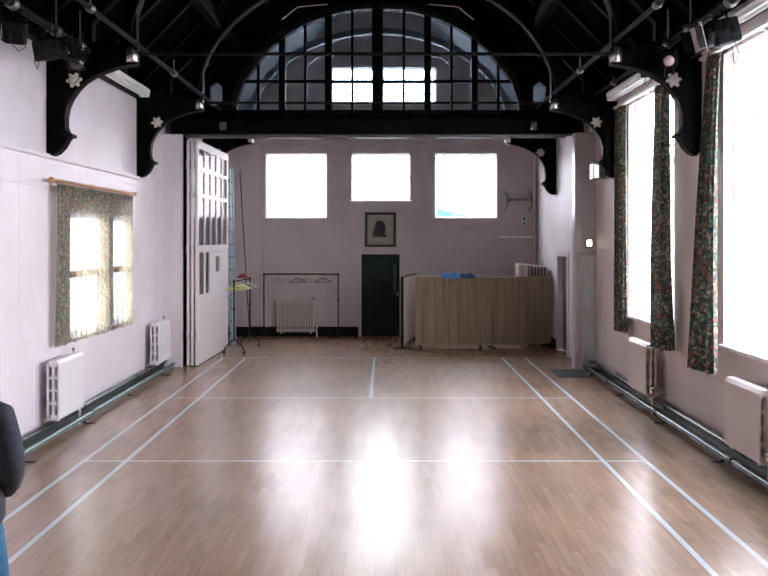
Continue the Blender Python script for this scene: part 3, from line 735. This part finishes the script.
curtain('dark floral curtain between the far right window and the bracket', XR - .12, 12.35, 12.80, .95, 4.5, 'curtain_r', 4, .06, -1, 'open floral curtains', gather=(12.0, 12.62), lean=.08)
curtain('broad floral curtain hanging at the near right window', XR - .10, 10.48, 10.80, .95, 4.55, 'curtain_r', 5, .065, -1, 'open floral curtains', gather=(9.9, 10.66), lean=.27)
t = thing('curtain_rod', 'brass curtain rod above the left window curtains', 'curtain rod', (XL + .1, 13.1, 3.1))
mb = MB(); mb.tube([(XL + .10, 11.25, 3.13), (XL + .10, 15.0, 3.13)], .018, 10); mb.build('rod', 'brass', t, world=True)
for y in (11.25, 15.0):
    mb = MB(); mb.sphere((XL + .10, y, 3.13), .035); mb.build('finial', 'brass', t, world=True)
for y in (11.5, 13.1, 14.8):
    mb = MB(); mb.tube([(XL, y, 3.13), (XL + .10, y, 3.13)], .012, 8); mb.box(XL, XL + .015, y - .03, y + .03, 3.08, 3.18, .004); mb.build('rod_bracket', 'brass', t, world=True)
for i in range(26):
    y = 11.45 + i * (14.85 - 11.45) / 25
    mb = MB(); mb.tube([(XL + .10 + .026 * math.cos(a), y, 3.12 + .026 * math.sin(a)) for a in [2 * PI * q / 12 for q in range(12)]], .004, 5, closed=True); mb.build('ring', 'brass', t, world=True)
for w, lab in ((WR[0], 'curtain rail over the far right window'), (WR[1], 'curtain rail over the near right window')):
    mb = MB(); mb.box(XR - .15, XR - .09, w[0] - .3, w[1] + .4, 4.52, 4.56, .006)
    for y in (w[0] - .2, (w[0] + w[1]) / 2, w[1] + .3): mb.box(XR - .12, XR, y - .012, y + .012, 4.53, 4.55)
    tag(mb.build('curtain_rail', 'whiteplas'), lab, 'curtain rail')

# ------------------------------------------------------------------ clothes rails and hangers
def clothes_rail(label, loc, rz, Lr, H):
    t = thing('clothes_rail', label, 'clothes rail', loc, rz, 'black clothes rails')
    mb = MB(); mb.tube([(-Lr / 2, 0, H), (Lr / 2, 0, H)], .016, 10); mb.build('rail', 'blackmetal', t)
    for s in (-1, 1):
        x = s * Lr / 2
        mb = MB(); mb.tube([(x, 0, .28), (x, 0, H + .01)], .016, 10); mb.lathe([(.022, 0), (.022, .05)], 10, (x, 0, H - .03)); mb.lathe([(.024, 0), (.024, .06)], 10, (x, 0, .9)); p = mb.build('upright', 'blackmetal', t)
        mb = MB(); mb.tube([(x, -.21, .08), (x, -.20, .13), (x, -.03, .29), (x, .03, .29), (x, .20, .13), (x, .21, .08)], .014, 8); mb.build('foot', 'blackmetal', p)
        for q in (-.21, .21):
            mb = MB(); mb.lathe([(.012, -.014), (.035, -.012), (.035, .012), (.012, .014)], 12, (x, q, .036), 'X'); mb.tube([(x, q, .036), (x, q, .09)], .01, 6); mb.build('castor', 'blackplas', p)
    return t
R1 = (-2.02, 22.32, 0); clothes_rail('black clothes rail in front of the back wall radiator', R1, 0, 1.79, 1.55)
R2 = (-3.08, 20.0, 0); clothes_rail('black clothes rail end-on beside the folded partition, crowded with hangers', R2, PI / 2 + -.1, 1.35, 1.52)
def hanger(label, mat, loc, rz, group, tilt=0.):
    t = thing('coat_hanger', label, 'coat hanger', loc, rz, group)
    pts = []
    for i in range(17):
        u = -1 + i / 8; pts.append((u * .21, .0, -.12 - .10 * abs(u) ** 1.2))
    mb = MB(); mb.tube(pts, [.007 + .006 * (1 - abs(-1 + i / 8)) for i in range(17)], 8); mb.build('shoulder_bar', mat, t)
    mb = MB(); mb.tube([(-.2, 0, -.215), (0, 0, -.222), (.2, 0, -.215)], .006, 6); mb.build('trouser_bar', mat, t)
    mb = MB(); mb.tube([(0, 0, -.12), (0, 0, -.05)] + [(.022 * math.sin(a) * 1.0, 0, -.006 - .022 * math.cos(a) + 0) for a in [q * PI / 6 for q in range(0, 9)]], .003, 6); mb.build('hook', 'silver', t)
    return t
g1 = 'hangers on the back clothes rail'
for x, rz, mat, lab in ((278, 1.25, 'wood', 'pale wooden hanger leftmost on the back clothes rail, turned edge-on'), (297, .45, 'wood_d', 'dark wooden hanger left of centre on the back clothes rail'), (305.5, .8, 'wood', 'golden wooden hanger right of centre on the back clothes rail'), (322, .35, 'blackplas', 'black hanger rightmost on the back clothes rail')):
    hanger(lab, mat, (px(x, 22.32), 22.32, 1.575), rz, g1)
g2 = 'hangers on the crowded clothes rail'
dirv = Vector((math.cos(PI / 2 - .1), math.sin(PI / 2 - .1)))
hl = [('yellow', 'front yellow hanger on the crowded clothes rail', -.6, .25), ('lime', 'lime green hanger behind the front yellow one', -.48, -.2), ('whiteplas', 'white hanger in the middle of the crowded clothes rail', -.1, .3), ('yellow', 'second yellow hanger on the crowded clothes rail', -.3, -.1), ('lime', 'rear lime green hanger on the crowded clothes rail', .1, .1), ('blackplas', 'black hanger on the crowded clothes rail', .25, -.25), ('whiteplas', 'rearmost white hanger on the crowded clothes rail', .5, .3)]
for i, (mat, lab, s, a) in enumerate(hl):
    hanger(lab, mat, (R2[0] + dirv.x * s, R2[1] + dirv.y * s, 1.545), a, g2)
# red cap lying over the rail
mb = MB()
bm = bmesh.new(); bmesh.ops.create_uvsphere(bm, u_segments=20, v_segments=12, radius=.11)
for v in bm.verts:
    v.co.z = v.co.z * .75 if v.co.z > 0 else v.co.z * .15
    v.co += Vector((.012 * math.sin(9 * v.co.y), 0, .01 * math.sin(14 * v.co.x)))
mb.bm(bm, True)
t = thing('hat', 'dull red cloth hat resting on top of the crowded clothes rail', 'hat', (-3.08, 20.1, 1.555))
for v in mb.v: v.z += .012
mb.build('crown', 'red', t)
mb = MB(); mb.lathe([(.10, .0), (.16, -.006), (.165, .002), (.10, .012)], 20, (0, 0, .01)); mb.build('brim', 'red', t)

# ------------------------------------------------------------------ ladder and pole beside the folded leaves
t = thing('ladder', 'pale blue grey ladder leaning behind the folded partition', 'ladder', (-3.40, 21.1, 0))
for y in (20.95, 21.3):
    mb = MB(); mb.box(-3.5, -3.42, y - .02, y + .02, 0, 4.0, .006, rot=Ry(-.018), piv=(-3.46, y, 0)); mb.build('stile', 'alu', t, world=True)
for i in range(13):
    z = .28 + i * .285
    mb = MB(); mb.tube([(-3.46 - .018 * z, 20.9, z), (-3.46 - .018 * z, 21.35, z)], .016, 8); mb.build('rung', 'blackmetal', t, world=True)
t = thing('window_pole', 'thin dark window pole leaning in the back left corner', 'pole', (-3.25, 22.1, 0))
mb = MB(); mb.tube([(-3.22, 22.1, 0.01), (-3.52, 22.5, 4.0)], .014, 8); mb.build('shaft', 'wood_d', t, world=True)
mb = MB(); mb.tube([(-3.52, 22.5, 4.0), (-3.525, 22.5, 4.06), (-3.50, 22.48, 4.09), (-3.48, 22.46, 4.06)], .008, 6); mb.build('hook', 'silver', t, world=True)

# ------------------------------------------------------------------ display screens on feet
def screen(label, p0, p1, z0, z1, mat, cap):
    p0 = Vector((*p0, 0)); p1 = Vector((*p1, 0)); d = p1 - p0; Ls = d.length; rz = math.atan2(d.y, d.x)
    t = thing('display_screen', label, 'screen', (p0 + p1) / 2, rz, 'freestanding display screens')
    mb = MB(); mb.box(-Ls / 2 + .015, Ls / 2 - .015, -.022, .022, z0 + .015, z1 - .015, .004); mb.build('panel', mat, t)
    mb = MB(); mb.prism(rect(-Ls / 2, Ls / 2, z0, z1), [rect(-Ls / 2 + .022, Ls / 2 - .022, z0 + .03, z1 - .02)], -.028, .028, 'XZ'); mb.build('edging', cap, t)
    for s in (-1, 1):
        x = s * (Ls / 2 - .12)
        mb = MB(); mb.box(x - .025, x + .025, -.22, .22, .02, .05, .006); mb.box(x - .02, x + .02, -.02, .02, .04, z0 + .04); f = mb.build('foot', 'blackmetal', t)
        for y in (-.18, .18):
            mb = MB(); mb.lathe([(.01, -.012), (.022, -.01), (.022, .01), (.01, .012)], 10, (x, y, .022), 'X'); mb.build('castor', 'blackplas', f)
    return t
screen('pale screen turned nearly edge-on beside the green door', (.37, 20.0), (.70, 22.1), .06, 1.58, 'hessian_pale', 'blackmetal')
screen('left of the two beige ribbed screens facing the hall', (.665, 20.3), (2.205, 20.3), .08, 1.58, 'hessian', 'trimbeige')
screen('right of the two beige ribbed screens, by the dark doorway', (2.22, 20.3), (3.69, 20.62), .08, 1.57, 'hessian', 'trimbeige')
def drape(name, label, mat, x0, x1, zt, h, group=None):
    nu, nv = 26, 18; vs = []; fs = []
    for j in range(nv + 1):
        v = j / nv
        for i in range(nu + 1):
            u = i / nu
            ed = .5 + .5 * math.sin(PI * u)
            a = (v - .35) * PI
            ln = .16 + .06 * math.sin(u * 7)
            if v < .3: y = -.05; z = 1.578 - (.3 - v) * .15 * ed
            elif v < .55: tt = (v - .3) / .25; y = -.05 + .10 * tt; z = 1.585 + h * ed * math.sin(PI * tt) * (0.75 + .25 * math.sin(u * 11)); 
            else: y = .05 + .02 * math.sin(u * 14); z = 1.58 - (v - .55) * ln * 3
            vs.append((x0 + (x1 - x0) * u + .01 * math.sin(v * 9), 20.3 + y, max(z, 1.2)))
    for j in range(nv):
        for i in range(nu): fs.append([j * (nu + 1) + i, j * (nu + 1) + i + 1, (j + 1) * (nu + 1) + i + 1, (j + 1) * (nu + 1) + i])
    mb = MB(); mb.add(vs, fs, True); return tag(mb.build(name, mat), label, 'cloth', group)
drape('folded_cloth', 'sky blue cloth bundled over the top edge of the left beige screen', 'bluecloth', 1.22, 1.66, 1.58, .12)
drape('folded_cloth', 'dark teal cloth bundled beside the sky blue one on the screen', 'tealcloth', 1.64, 1.97, 1.58, .09)
# folded tables standing on edge behind the screens
xs = [3.05, 3.17, 3.265, 3.34, 3.415, 3.49, 3.565, 3.64]
ord_ = ['', 'second', 'third', 'fourth', 'fifth', 'sixth', 'seventh', '']
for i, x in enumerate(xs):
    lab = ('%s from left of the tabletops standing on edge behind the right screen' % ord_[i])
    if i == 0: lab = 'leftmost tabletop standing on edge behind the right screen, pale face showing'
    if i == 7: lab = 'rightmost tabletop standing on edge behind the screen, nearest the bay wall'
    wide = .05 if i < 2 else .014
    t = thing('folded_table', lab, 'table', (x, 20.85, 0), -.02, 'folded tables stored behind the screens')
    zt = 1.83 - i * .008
    mb = MB(); mb.box(-wide + .003, wide - .003, .012, .66, .02, zt - .012, .004); mb.build('tabletop', 'table' if i == 0 else 'wood_d', t)  # dark faces put the shade between stacked tabletops into the colour
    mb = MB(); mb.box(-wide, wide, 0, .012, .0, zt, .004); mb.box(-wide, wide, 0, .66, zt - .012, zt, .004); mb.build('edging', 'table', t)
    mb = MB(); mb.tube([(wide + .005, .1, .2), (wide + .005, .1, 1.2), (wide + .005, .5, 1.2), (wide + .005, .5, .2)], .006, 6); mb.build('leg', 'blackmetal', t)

# ------------------------------------------------------------------ picture
t = thing('framed_picture', 'black framed portrait print hanging above the green door', 'picture', (-.11, YB, 2.2))
mb = MB(); mb.prism(rect(-.49, .27, 2.20, 3.05), [rect(-.43, .21, 2.26, 2.99)], YB - .04, YB - .002, 'XZ'); mb.build('frame', 'blackplas', t, world=True)
mb = MB(); mb.prism(rect(-.44, .22, 2.25, 3.0), [], YB - .02, YB - .006, 'XZ'); pc = mb.build('print', 'paper', t, world=True)
mb = MB()
fig = [(-.30, 2.45), (.03, 2.44), (.04, 2.47), (-.01, 2.52), (.02, 2.66), (-.01, 2.76), (-.04, 2.82), (-.11, 2.85), (-.18, 2.84), (-.23, 2.79), (-.25, 2.70), (-.27, 2.62), (-.30, 2.54)]
mb.prism(fig, [], YB - .0215, YB - .019, 'XZ'); mb.build('printed_figure', 'ink', pc, world=True)
mb = MB(); mb.box(-.22, -.02, YB - .0212, YB - .019, 2.315, 2.322); mb.build('caption_rule', 'ink', pc, world=True)
mb = MB(); mb.lathe([(.012, 0), (.02, .02), (.012, .03)], 10, (-.11, YB - .03, 3.07), 'Y'); mb.build('hanging_hook', 'greymetal', t, world=True)

# ------------------------------------------------------------------ fittings on the back right corner
t = thing('wall_bracket', 'grey double-armed wall bracket right of the right back window', 'bracket', (3.25, YB, 3.3))
mb = MB(); mb.tube([(2.97, YB - .08, 3.35), (3.62, YB - .08, 3.35)], .022, 8); mb.tube([(3.2, YB, 3.35), (3.2, YB - .08, 3.35)], .02, 8); mb.tube([(3.5, YB, 3.35), (3.5, YB - .08, 3.35)], .02, 8); mb.build('bar', 'greymetal', t, world=True)
for x in (2.99, 3.58):
    mb = MB(); mb.tube([(x - .05, YB - .06, 3.56), (x + .0, YB - .09, 3.48), (x + .03, YB - .1, 3.35), (x + .0, YB - .09, 3.2), (x - .06, YB - .06, 3.1)], .026, 8); mb.build('arm', 'greymetal', t, world=True)
for z, lab in ((2.90, 'upper dark socket on the back right wall'), (2.77, 'lower dark socket on the back right wall')):
    t = thing('wall_socket', lab, 'socket', (3.42, YB, z))
    mb = MB(); mb.box(-.06, .06, -.035, -.001, -.045, .045, .006); mb.build('plate', 'whiteplas', t)
    mb = MB(); mb.box(-.04, .04, -.042, -.034, -.03, .03, .004); mb.build('insert', 'blackplas', t)
mb = MB(); mb.box(3.28, 3.34, YB - .045, YB - .001, 2.48, 4.8, .006); tag(mb.build('cable_duct', 'wall_b'), 'vertical boxed cable duct on the back wall by the sockets', 'duct')
mb = MB(); mb.box(2.80, 3.70, YB - .06, YB - .017, 2.42, 2.47, .006); tag(mb.build('cable_trunking', 'white'), 'horizontal white trunking on the back wall below the sockets', 'trunking')
mb = MB(); mb.tube([(3.66, YB - .08, .0), (3.66, YB - .08, 4.7)], .03, 10)
for z in (1.4, 2.4, 3.6): mb.lathe([(.03, 0), (.045, .01), (.045, .05), (.03, .06)], 12, (3.66, YB - .08, z))
tag(mb.build('corner_pipe', 'cream'), 'pale vertical pipe in the back right corner', 'pipe')

# ------------------------------------------------------------------ mat, small lamps
mb = MB(); mb.box(3.02, 3.58, 16.1, 17.0, .001, .014, .005); tag(mb.build('floor_mat', 'mat'), 'dark teal mat on the floor by the right pilaster', 'mat')
t = thing('wall_light', 'small lit wall light above the narrow grey door', 'lamp', (3.76, 17.03, 2.3))
mb = MB(); mb.box(3.68, 3.80, 16.93, 17.03, 2.25, 2.40, .01); mb.build('back_box', 'greymetal', t, world=True)
mb = MB(); mb.box(3.685, 3.775, 16.90, 16.935, 2.27, 2.385, .012); mb.build('lit_face', 'lamp', t, world=True)
t = thing('flood_light', 'white lit flood light on the right wall by the truss bracket', 'lamp', (3.7, 16.1, 3.4))
mb = MB(); mb.box(3.71, 3.83, 16.05, 16.3, 3.44, 3.72, .012); mb.box(3.82, 3.88, 16.15, 16.25, 3.52, 3.62); mb.build('housing', 'greymetal', t, world=True)
mb = MB(); mb.box(3.615, 3.70, 16.03, 16.05, 3.46, 3.70, .006); mb.build('lit_face', 'floodpanel', t, world=True)
mb = MB(); mb.box(3.60, 3.72, 16.05, 16.3, 3.44, 3.72, .01); mb.tube([(3.6, 16.0, 3.76), (3.66, 16.1, 3.74), (3.8, 16.1, 3.74)], .012, 6); mb.build('hood', 'greymetal', t, world=True)

# ------------------------------------------------------------------ stage lighting bars, stage lamps, fluorescent fittings
def bar(label, x, z, r, y0, y1, mat, hang, clampy):
    t = thing('lighting_bar', label, 'lighting bar', (x, (y0 + y1) / 2, z))
    mb = MB(); mb.tube([(x, y0, z), (x, y1, z)], r, 10); mb.build('tube', mat, t, world=True)
    for y in clampy:
        mb = MB(); mb.lathe([(r, -.05), (r + .018, -.045), (r + .018, .045), (r, .05)], 10, (x, y, z), 'Y'); mb.tube([(x, y, z), (x, y, z + hang)], .012, 6); mb.build('clamp', 'greymetal', t, world=True)
    return t
bar('lower grey lighting bar along the top of the left wall', -3.62, 4.70, .045, 6, 11.3, 'dullmetal', .42, (9.0, 10.2, 11.0))
bar('upper dark bar along the left hammer beam tips', -3.05, 4.80, .028, 6, 17.2, 'blackmetal', .2, (9.6, 13.4, 16.4))
bar('lower grey lighting bar along the top of the right wall', 3.36, 4.72, .045, 6, 11.3, 'dullmetal', .42, (9.0, 10.2, 11.0))
bar('upper dark bar along the right hammer beam tips', 2.82, 4.84, .028, 6, 17.2, 'blackmetal', .2, (9.6, 13.4, 16.4))
bar('thin cable bar along the right wall plate beyond the near truss', 3.50, 4.80, .025, 11.6, 17.0, 'dullmetal', .1, (12.6, 14.2, 16.0))
def spot(label, loc, rz, tilt, s=1., lens='lens', barn=True, gel=False):
    t = thing('stage_lamp', label, 'stage lamp', loc, rz, 'stage lamps on the lighting bars')
    R = Rx(tilt); piv = Vector((0, 0, -.20 * s))
    def tr(mb):
        for v in mb.v: v.xyz = piv + R @ (Vector(v) - piv)
        return mb
    mb = MB(); mb.box(-.10 * s, .10 * s, -.02 * s, .20 * s, -.31 * s, -.10 * s, .02 * s); mb.lathe([(.07 * s, .0), (.095 * s, .02 * s), (.095 * s, .11 * s), (.085 * s, .11 * s)], 18, (0, -.12 * s, -.205 * s), 'Y')
    for i in range(4): mb.box(-.104 * s, .104 * s, (.03 + i * .04) * s, (.045 + i * .04) * s, -.30 * s, -.11 * s)
    h = tr(mb).build('housing', 'blackmetal', t)
    mb = MB(); mb.lathe([(.082 * s, 0), (.075 * s, -.02 * s), (.04 * s, -.032 * s), (.005, -.035 * s)], 18, (0, -.10 * s, -.205 * s), 'Y'); tr(mb).build('lens', lens, h)
    if barn:
        for q in range(4):
            mb = MB(); mb.box(-.09 * s, .09 * s, -.22 * s, -.12 * s, .095 * s, .1 * s, rot=Rx(-.45), piv=(0, -.12 * s, .095 * s))
            Q = Ry(q * PI / 2)
            for v in mb.v: v.xyz = Q @ v + Vector((0, 0, -.205 * s))
            tr(mb).build('barn_door', 'blackmetal', h)
    if gel:
        mb = MB(); mb.prism(rect(-.11 * s, .11 * s, -.33 * s, -.08 * s), [rect(-.035 * s, -.02 * s, -.24 * s, -.17 * s)], -.135 * s, -.130 * s, 'XZ'); tr(mb).build('gel_frame', 'gel', h)
    mb = MB(); mb.tube([(-.12 * s, .06 * s, -.2 * s), (-.12 * s, .06 * s, -.03 * s), (.12 * s, .06 * s, -.03 * s), (.12 * s, .06 * s, -.2 * s)], .01 * s, 6); y = mb.build('yoke', 'blackmetal', t)
    mb = MB(); mb.tube([(0, .06 * s, -.03 * s), (0, .06 * s, .05)], .016, 8); mb.lathe([(.03, -.03), (.05, -.02), (.05, .02), (.03, .03)], 10, (0, .06 * s, .02), 'Y'); mb.build('hook_clamp', 'greymetal', y)
    mb = MB(); mb.tube([(-.06 * s, .2 * s, -.28 * s), (-.08 * s, .22 * s, -.40 * s), (-.02 * s, .2 * s, -.44 * s), (.05 * s, .2 * s, -.36 * s), (.03 * s, .12 * s, -.1 * s), (0, .08 * s, .03)], .005, 6); mb.build('cable', 'blackplas', t)
    return t
def hung(label, bx, by, bz, rz, tilt, s=1., **kw):
    v = Rz(rz) @ Vector((0, .06 * s, .02)); return spot(label, (bx - v.x, by - v.y, bz - v.z), rz, tilt, s, **kw)
hung('black stage lamp furthest left, hanging at the picture edge', -3.62, 9.05, 4.70, PI + .5, -.35, 1.05)
hung('black stage lamp in front of the left near bracket', -3.62, 10.0, 4.70, 2.4, -.2, 1.05)
hung('black stage lamp on the near left bracket beside the rosette', -3.62, 10.85, 4.70, .35, .35, 1.0, barn=False)
hung('large black stage lamp with a pale gel card, by the near right window', 3.36, 9.3, 4.72, -PI / 2 + .1, .25, 1.2, gel=True)
hung('small stage lamp with a dusty pink lens on the near right bracket', 3.36, 10.95, 4.72, -.35, .4, .85, lens='lens_warm', barn=False)
hung('small black stage lamp hung beyond the near right bracket', 3.50, 12.4, 4.80, -.5, .15, .7, barn=False)
def fluoro(label, x, y0, y1, z, side):
    t = thing('fluorescent_light', label, 'light fitting', (x, (y0 + y1) / 2, z), 0, 'fluorescent fittings on the wall plates')
    mb = MB(); mb.box(x - .09, x + .09, y0, y1, z, z + .07, .012); mb.build('tray', 'whiteplas', t, world=True)
    for o in (-.045, .045):
        mb = MB(); mb.tube([(x + o, y0 + .06, z - .03), (x + o, y1 - .06, z - .03)], .02, 10); mb.build('tube', 'tube', t, world=True)
    for y in (y0 + .03, y1 - .03):
        mb = MB(); mb.box(x - .075, x + .075, y - .025, y + .025, z - .06, z + .01, .006); mb.build('end_cap', 'whiteplas', t, world=True)
    mb = MB(); mb.box(x - .02, x + .02, (y0 + y1) / 2 - .1, (y0 + y1) / 2 + .1, z + .07, z + .17); mb.build('hanger', 'blackmetal', t, world=True)
fluoro('white fluorescent fitting under the roof edge between the left brackets', -3.86, 12.6, 14.9, 4.74, -1)
fluoro('white fluorescent fitting above the far right window', 3.64, 12.3, 14.9, 4.68, 1)
fluoro('white fluorescent fitting above the near right window', 3.66, 8.2, 10.3, 4.70, 1)

# ------------------------------------------------------------------ person at the left edge of the picture
def skin(verts, edges, radii, root, name, mat, parent, sub=2):
    me = bpy.data.meshes.new(name + '_cage'); me.from_pydata(verts, edges, []); o = bpy.data.objects.new(name, me); COL.objects.link(o)
    md = o.modifiers.new('skin', 'SKIN'); md.use_smooth_shade = True; md.branch_smoothing = .6
    for i, r in enumerate(radii):
        sv = me.skin_vertices[0].data[i]; sv.radius = r if isinstance(r, tuple) else (r, r); sv.use_root = (i == root)
    ms = o.modifiers.new('sub', 'SUBSURF'); ms.levels = sub; ms.render_levels = sub
    dg = bpy.context.evaluated_depsgraph_get(); dg.update()
    m2 = bpy.data.meshes.new_from_object(o.evaluated_get(dg)); m2.name = name
    o.modifiers.clear(); o.data = m2; m2.materials.clear(); m2.materials.append(M[mat])
    m2.polygons.foreach_set('use_smooth', [True] * len(m2.polygons))
    o.parent = parent; return o
P = thing('person', 'person in a dark grey fleece and blue jeans at the left edge, elbow bent', 'person', (-2.215, 5.0, 0), -.1)
V = []; E = []; RAD = []
def vtx(p, r, frm=None):
    V.append(p); RAD.append(r)
    if frm is not None: E.append((frm, len(V) - 1))
    return len(V) - 1
pel = vtx((0, 0, .95), (.10, .075)); wa = vtx((0, 0, 1.10), (.135, .095), pel); ch = vtx((0, .0, 1.30), (.13, .095), wa); nb = vtx((0, -.01, 1.46), (.08, .075), ch)
nk = vtx((0, .0, 1.53), (.055, .055), nb); jw = vtx((0, .025, 1.60), (.07, .08), nk); hd = vtx((0, .02, 1.68), (.082, .10), jw); tp = vtx((0, .01, 1.75), (.055, .065), hd)
vtx((0, .135, 1.645), (.012, .012), jw)
for s in (-1, 1): vtx((s * .09, .0, 1.66), (.012, .02), hd)
def hand(w, base, d, s, curl):
    d = Vector(d).normalized(); b = Vector(base)
    side = Vector((0, 1, 0)); 
    palm = vtx(tuple(b + d * .05), (.038, .02), w)
    for q, (off, ln) in enumerate(((-.03, .07), (-.01, .08), (.01, .075), (.03, .06))):
        a = b + d * .095 + side * off
        i0 = vtx(tuple(a), .009, palm); c = Vector((-s * curl, 0, 0))
        i1 = vtx(tuple(a + d * ln * .5 + c * .3), .0085, i0); vtx(tuple(a + d * ln + c), .007, i1)
    tb = vtx(tuple(b + d * .04 + side * .045), .011, palm); vtx(tuple(b + d * .09 + side * .065 + Vector((-s * .012, 0, 0))), .009, tb)
arms = {}
for s in (-1, 1):
    sh = vtx((s * .15, 0, 1.38), .04, ch)
    if s > 0: el = vtx((.232, -.05, 1.165), .036, sh); wr_ = vtx((.12, .10, 1.0), .030, el); d = (-.6, .05, -1)
    else: el = vtx((-.22, -.02, 1.13), .036, sh); wr_ = vtx((-.23, .05, .88), .03, el); d = (0, .1, -1)
    hand(wr_, V[wr_], d, s, .02)
    hp = vtx((s * .08, 0, .84), (.06, .065), pel); kn = vtx((s * .10, .02, .50), (.045, .05), hp); an = vtx((s * .11, -.01, .09), .04, kn); vtx((s * .12, .11, .04), (.038, .03), an)
P.scale = (1.06, 1.06, 1.05)
body = skin(V, E, RAD, 0, 'body', 'skin', P)
def chain(name, mat, vs, es, rs): return skin(vs, es, rs, 0, name, mat, P)
j = chain('jacket', 'jacket', [(0, 0, 1.10), (0, 0, .95), (0, 0, .77), (0, 0, 1.30), (0, -.01, 1.43), (0, -.01, 1.51),
      (.152, 0, 1.405), (.232, -.05, 1.165), (.175, .045, 1.045), (.10, .115, .975), (-.165, 0, 1.405), (-.225, -.02, 1.13), (-.23, .04, .90)],
      [(0, 1), (1, 2), (0, 3), (3, 4), (4, 5), (4, 6), (6, 7), (7, 8), (8, 9), (4, 10), (10, 11), (11, 12)],
      [(.16, .125), (.168, .135), (.168, .14), (.165, .135), (.125, .105), (.075, .075), .078, .066, .058, .05, .078, .062, .05])
mb = MB(); mb.box(-.006, .006, .125, .14, .84, 1.48, .003); mb.build('zip', 'greymetal', j)
chain('jeans', 'jeans', [(0, 0, 1.02), (0, 0, .90), (.08, 0, .74), (.10, .02, .5), (.11, -.005, .08), (-.08, 0, .74), (-.10, .02, .5), (-.11, -.005, .08)], [(0, 1), (1, 2), (2, 3), (3, 4), (1, 5), (5, 6), (6, 7)],
      [(.13, .10), (.15, .115), (.085, .10), (.07, .078), (.066, .07), (.085, .10), (.075, .078), (.07, .07)])
for s in (-1, 1):
    chain('shoe', 'shoe', [(s * .11, -.03, .05), (s * .115, .06, .045), (s * .125, .17, .035)], [(0, 1), (1, 2)], [(.045, .045), (.05, .042), (.042, .032)])
    mb = MB(); mb.sphere((s * .033, .118, 1.675), .012); mb.build('eye', 'whiteplas', body)
    mb = MB(); mb.sphere((s * .033, .128, 1.675), .006); mb.build('pupil', 'hair', body)
mb = MB(); mb.sphere((0, .11, 1.605), .022, (1.1, .35, .28)); mb.build('mouth', paint('lips', (.35, .13, .11), .5), body)
bm = bmesh.new(); bmesh.ops.create_uvsphere(bm, u_segments=24, v_segments=16, radius=.105)
for v in list(bm.verts):
    if v.co.z < -.06 or (v.co.y > .04 and v.co.z < .045): bm.verts.remove(v)
for v in bm.verts: v.co = Vector((v.co.x * .92, v.co.y * 1.12 + .008 + .004 * math.sin(v.co.x * 90), v.co.z * 1.02 + 1.695 + .004 * math.sin(v.co.y * 80)))
mb = MB(); mb.bm(bm, True); mb.build('hair', 'hair', body)

# ------------------------------------------------------------------ daylight
w = bpy.data.worlds.new('sky'); scn.world = w; w.use_nodes = True; nt = w.node_tree; nt.nodes.clear()
out = nt.nodes.new('ShaderNodeOutputWorld'); bg = nt.nodes.new('ShaderNodeBackground')
tc = nt.nodes.new('ShaderNodeTexCoord'); sp = nt.nodes.new('ShaderNodeSeparateXYZ'); L(nt, tc.outputs['Generated'], sp.inputs[0])
c = ramp(nt, math_(nt, 'ADD', math_(nt, 'MULTIPLY', sp.outputs['Z'], .5), .5), [(.0, (.45, .45, .46)), (.46, (.70, .72, .76)), (.52, (.95, .97, 1.0)), (1.0, (.80, .90, 1.08))])
L(nt, c, bg.inputs['Color']); bg.inputs['Strength'].default_value = 21.0; L(nt, bg.outputs[0], out.inputs['Surface'])
def portal(name, loc, rot, sx, sy):
    l = bpy.data.lights.new(name, 'AREA'); l.shape = 'RECTANGLE'; l.size = sx; l.size_y = sy; l.cycles.is_portal = True
    o = bpy.data.objects.new(name, l); o.location = loc; o.rotation_euler = rot; COL.objects.link(o)
for a0, a1, z0, z1 in BW + [BU]: portal('sky_portal', ((a0 + a1) / 2, YB + .2, (z0 + z1) / 2), (-PI / 2, 0, 0), a1 - a0, z1 - z0)
for a0, a1, z0, z1 in WR: portal('sky_portal', (XR + .21, (a0 + a1) / 2, (z0 + z1) / 2), (0, PI / 2, 0), z1 - z0, a1 - a0)
a0, a1, z0, z1 = WL; portal('sky_portal', (XL - .21, (a0 + a1) / 2, (z0 + z1) / 2), (0, -PI / 2, 0), z1 - z0, a1 - a0)

scn.view_settings.view_transform = 'Standard'; scn.view_settings.look = 'None'
scn.view_settings.exposure = 0.0
scn.cycles.max_bounces = 10; scn.cycles.diffuse_bounces = 6; scn.cycles.transparent_max_bounces = 16
scn.cycles.sample_clamp_indirect = 12
scn.cycles.use_denoising = True; scn.cycles.denoising_input_passes = 'RGB_ALBEDO'
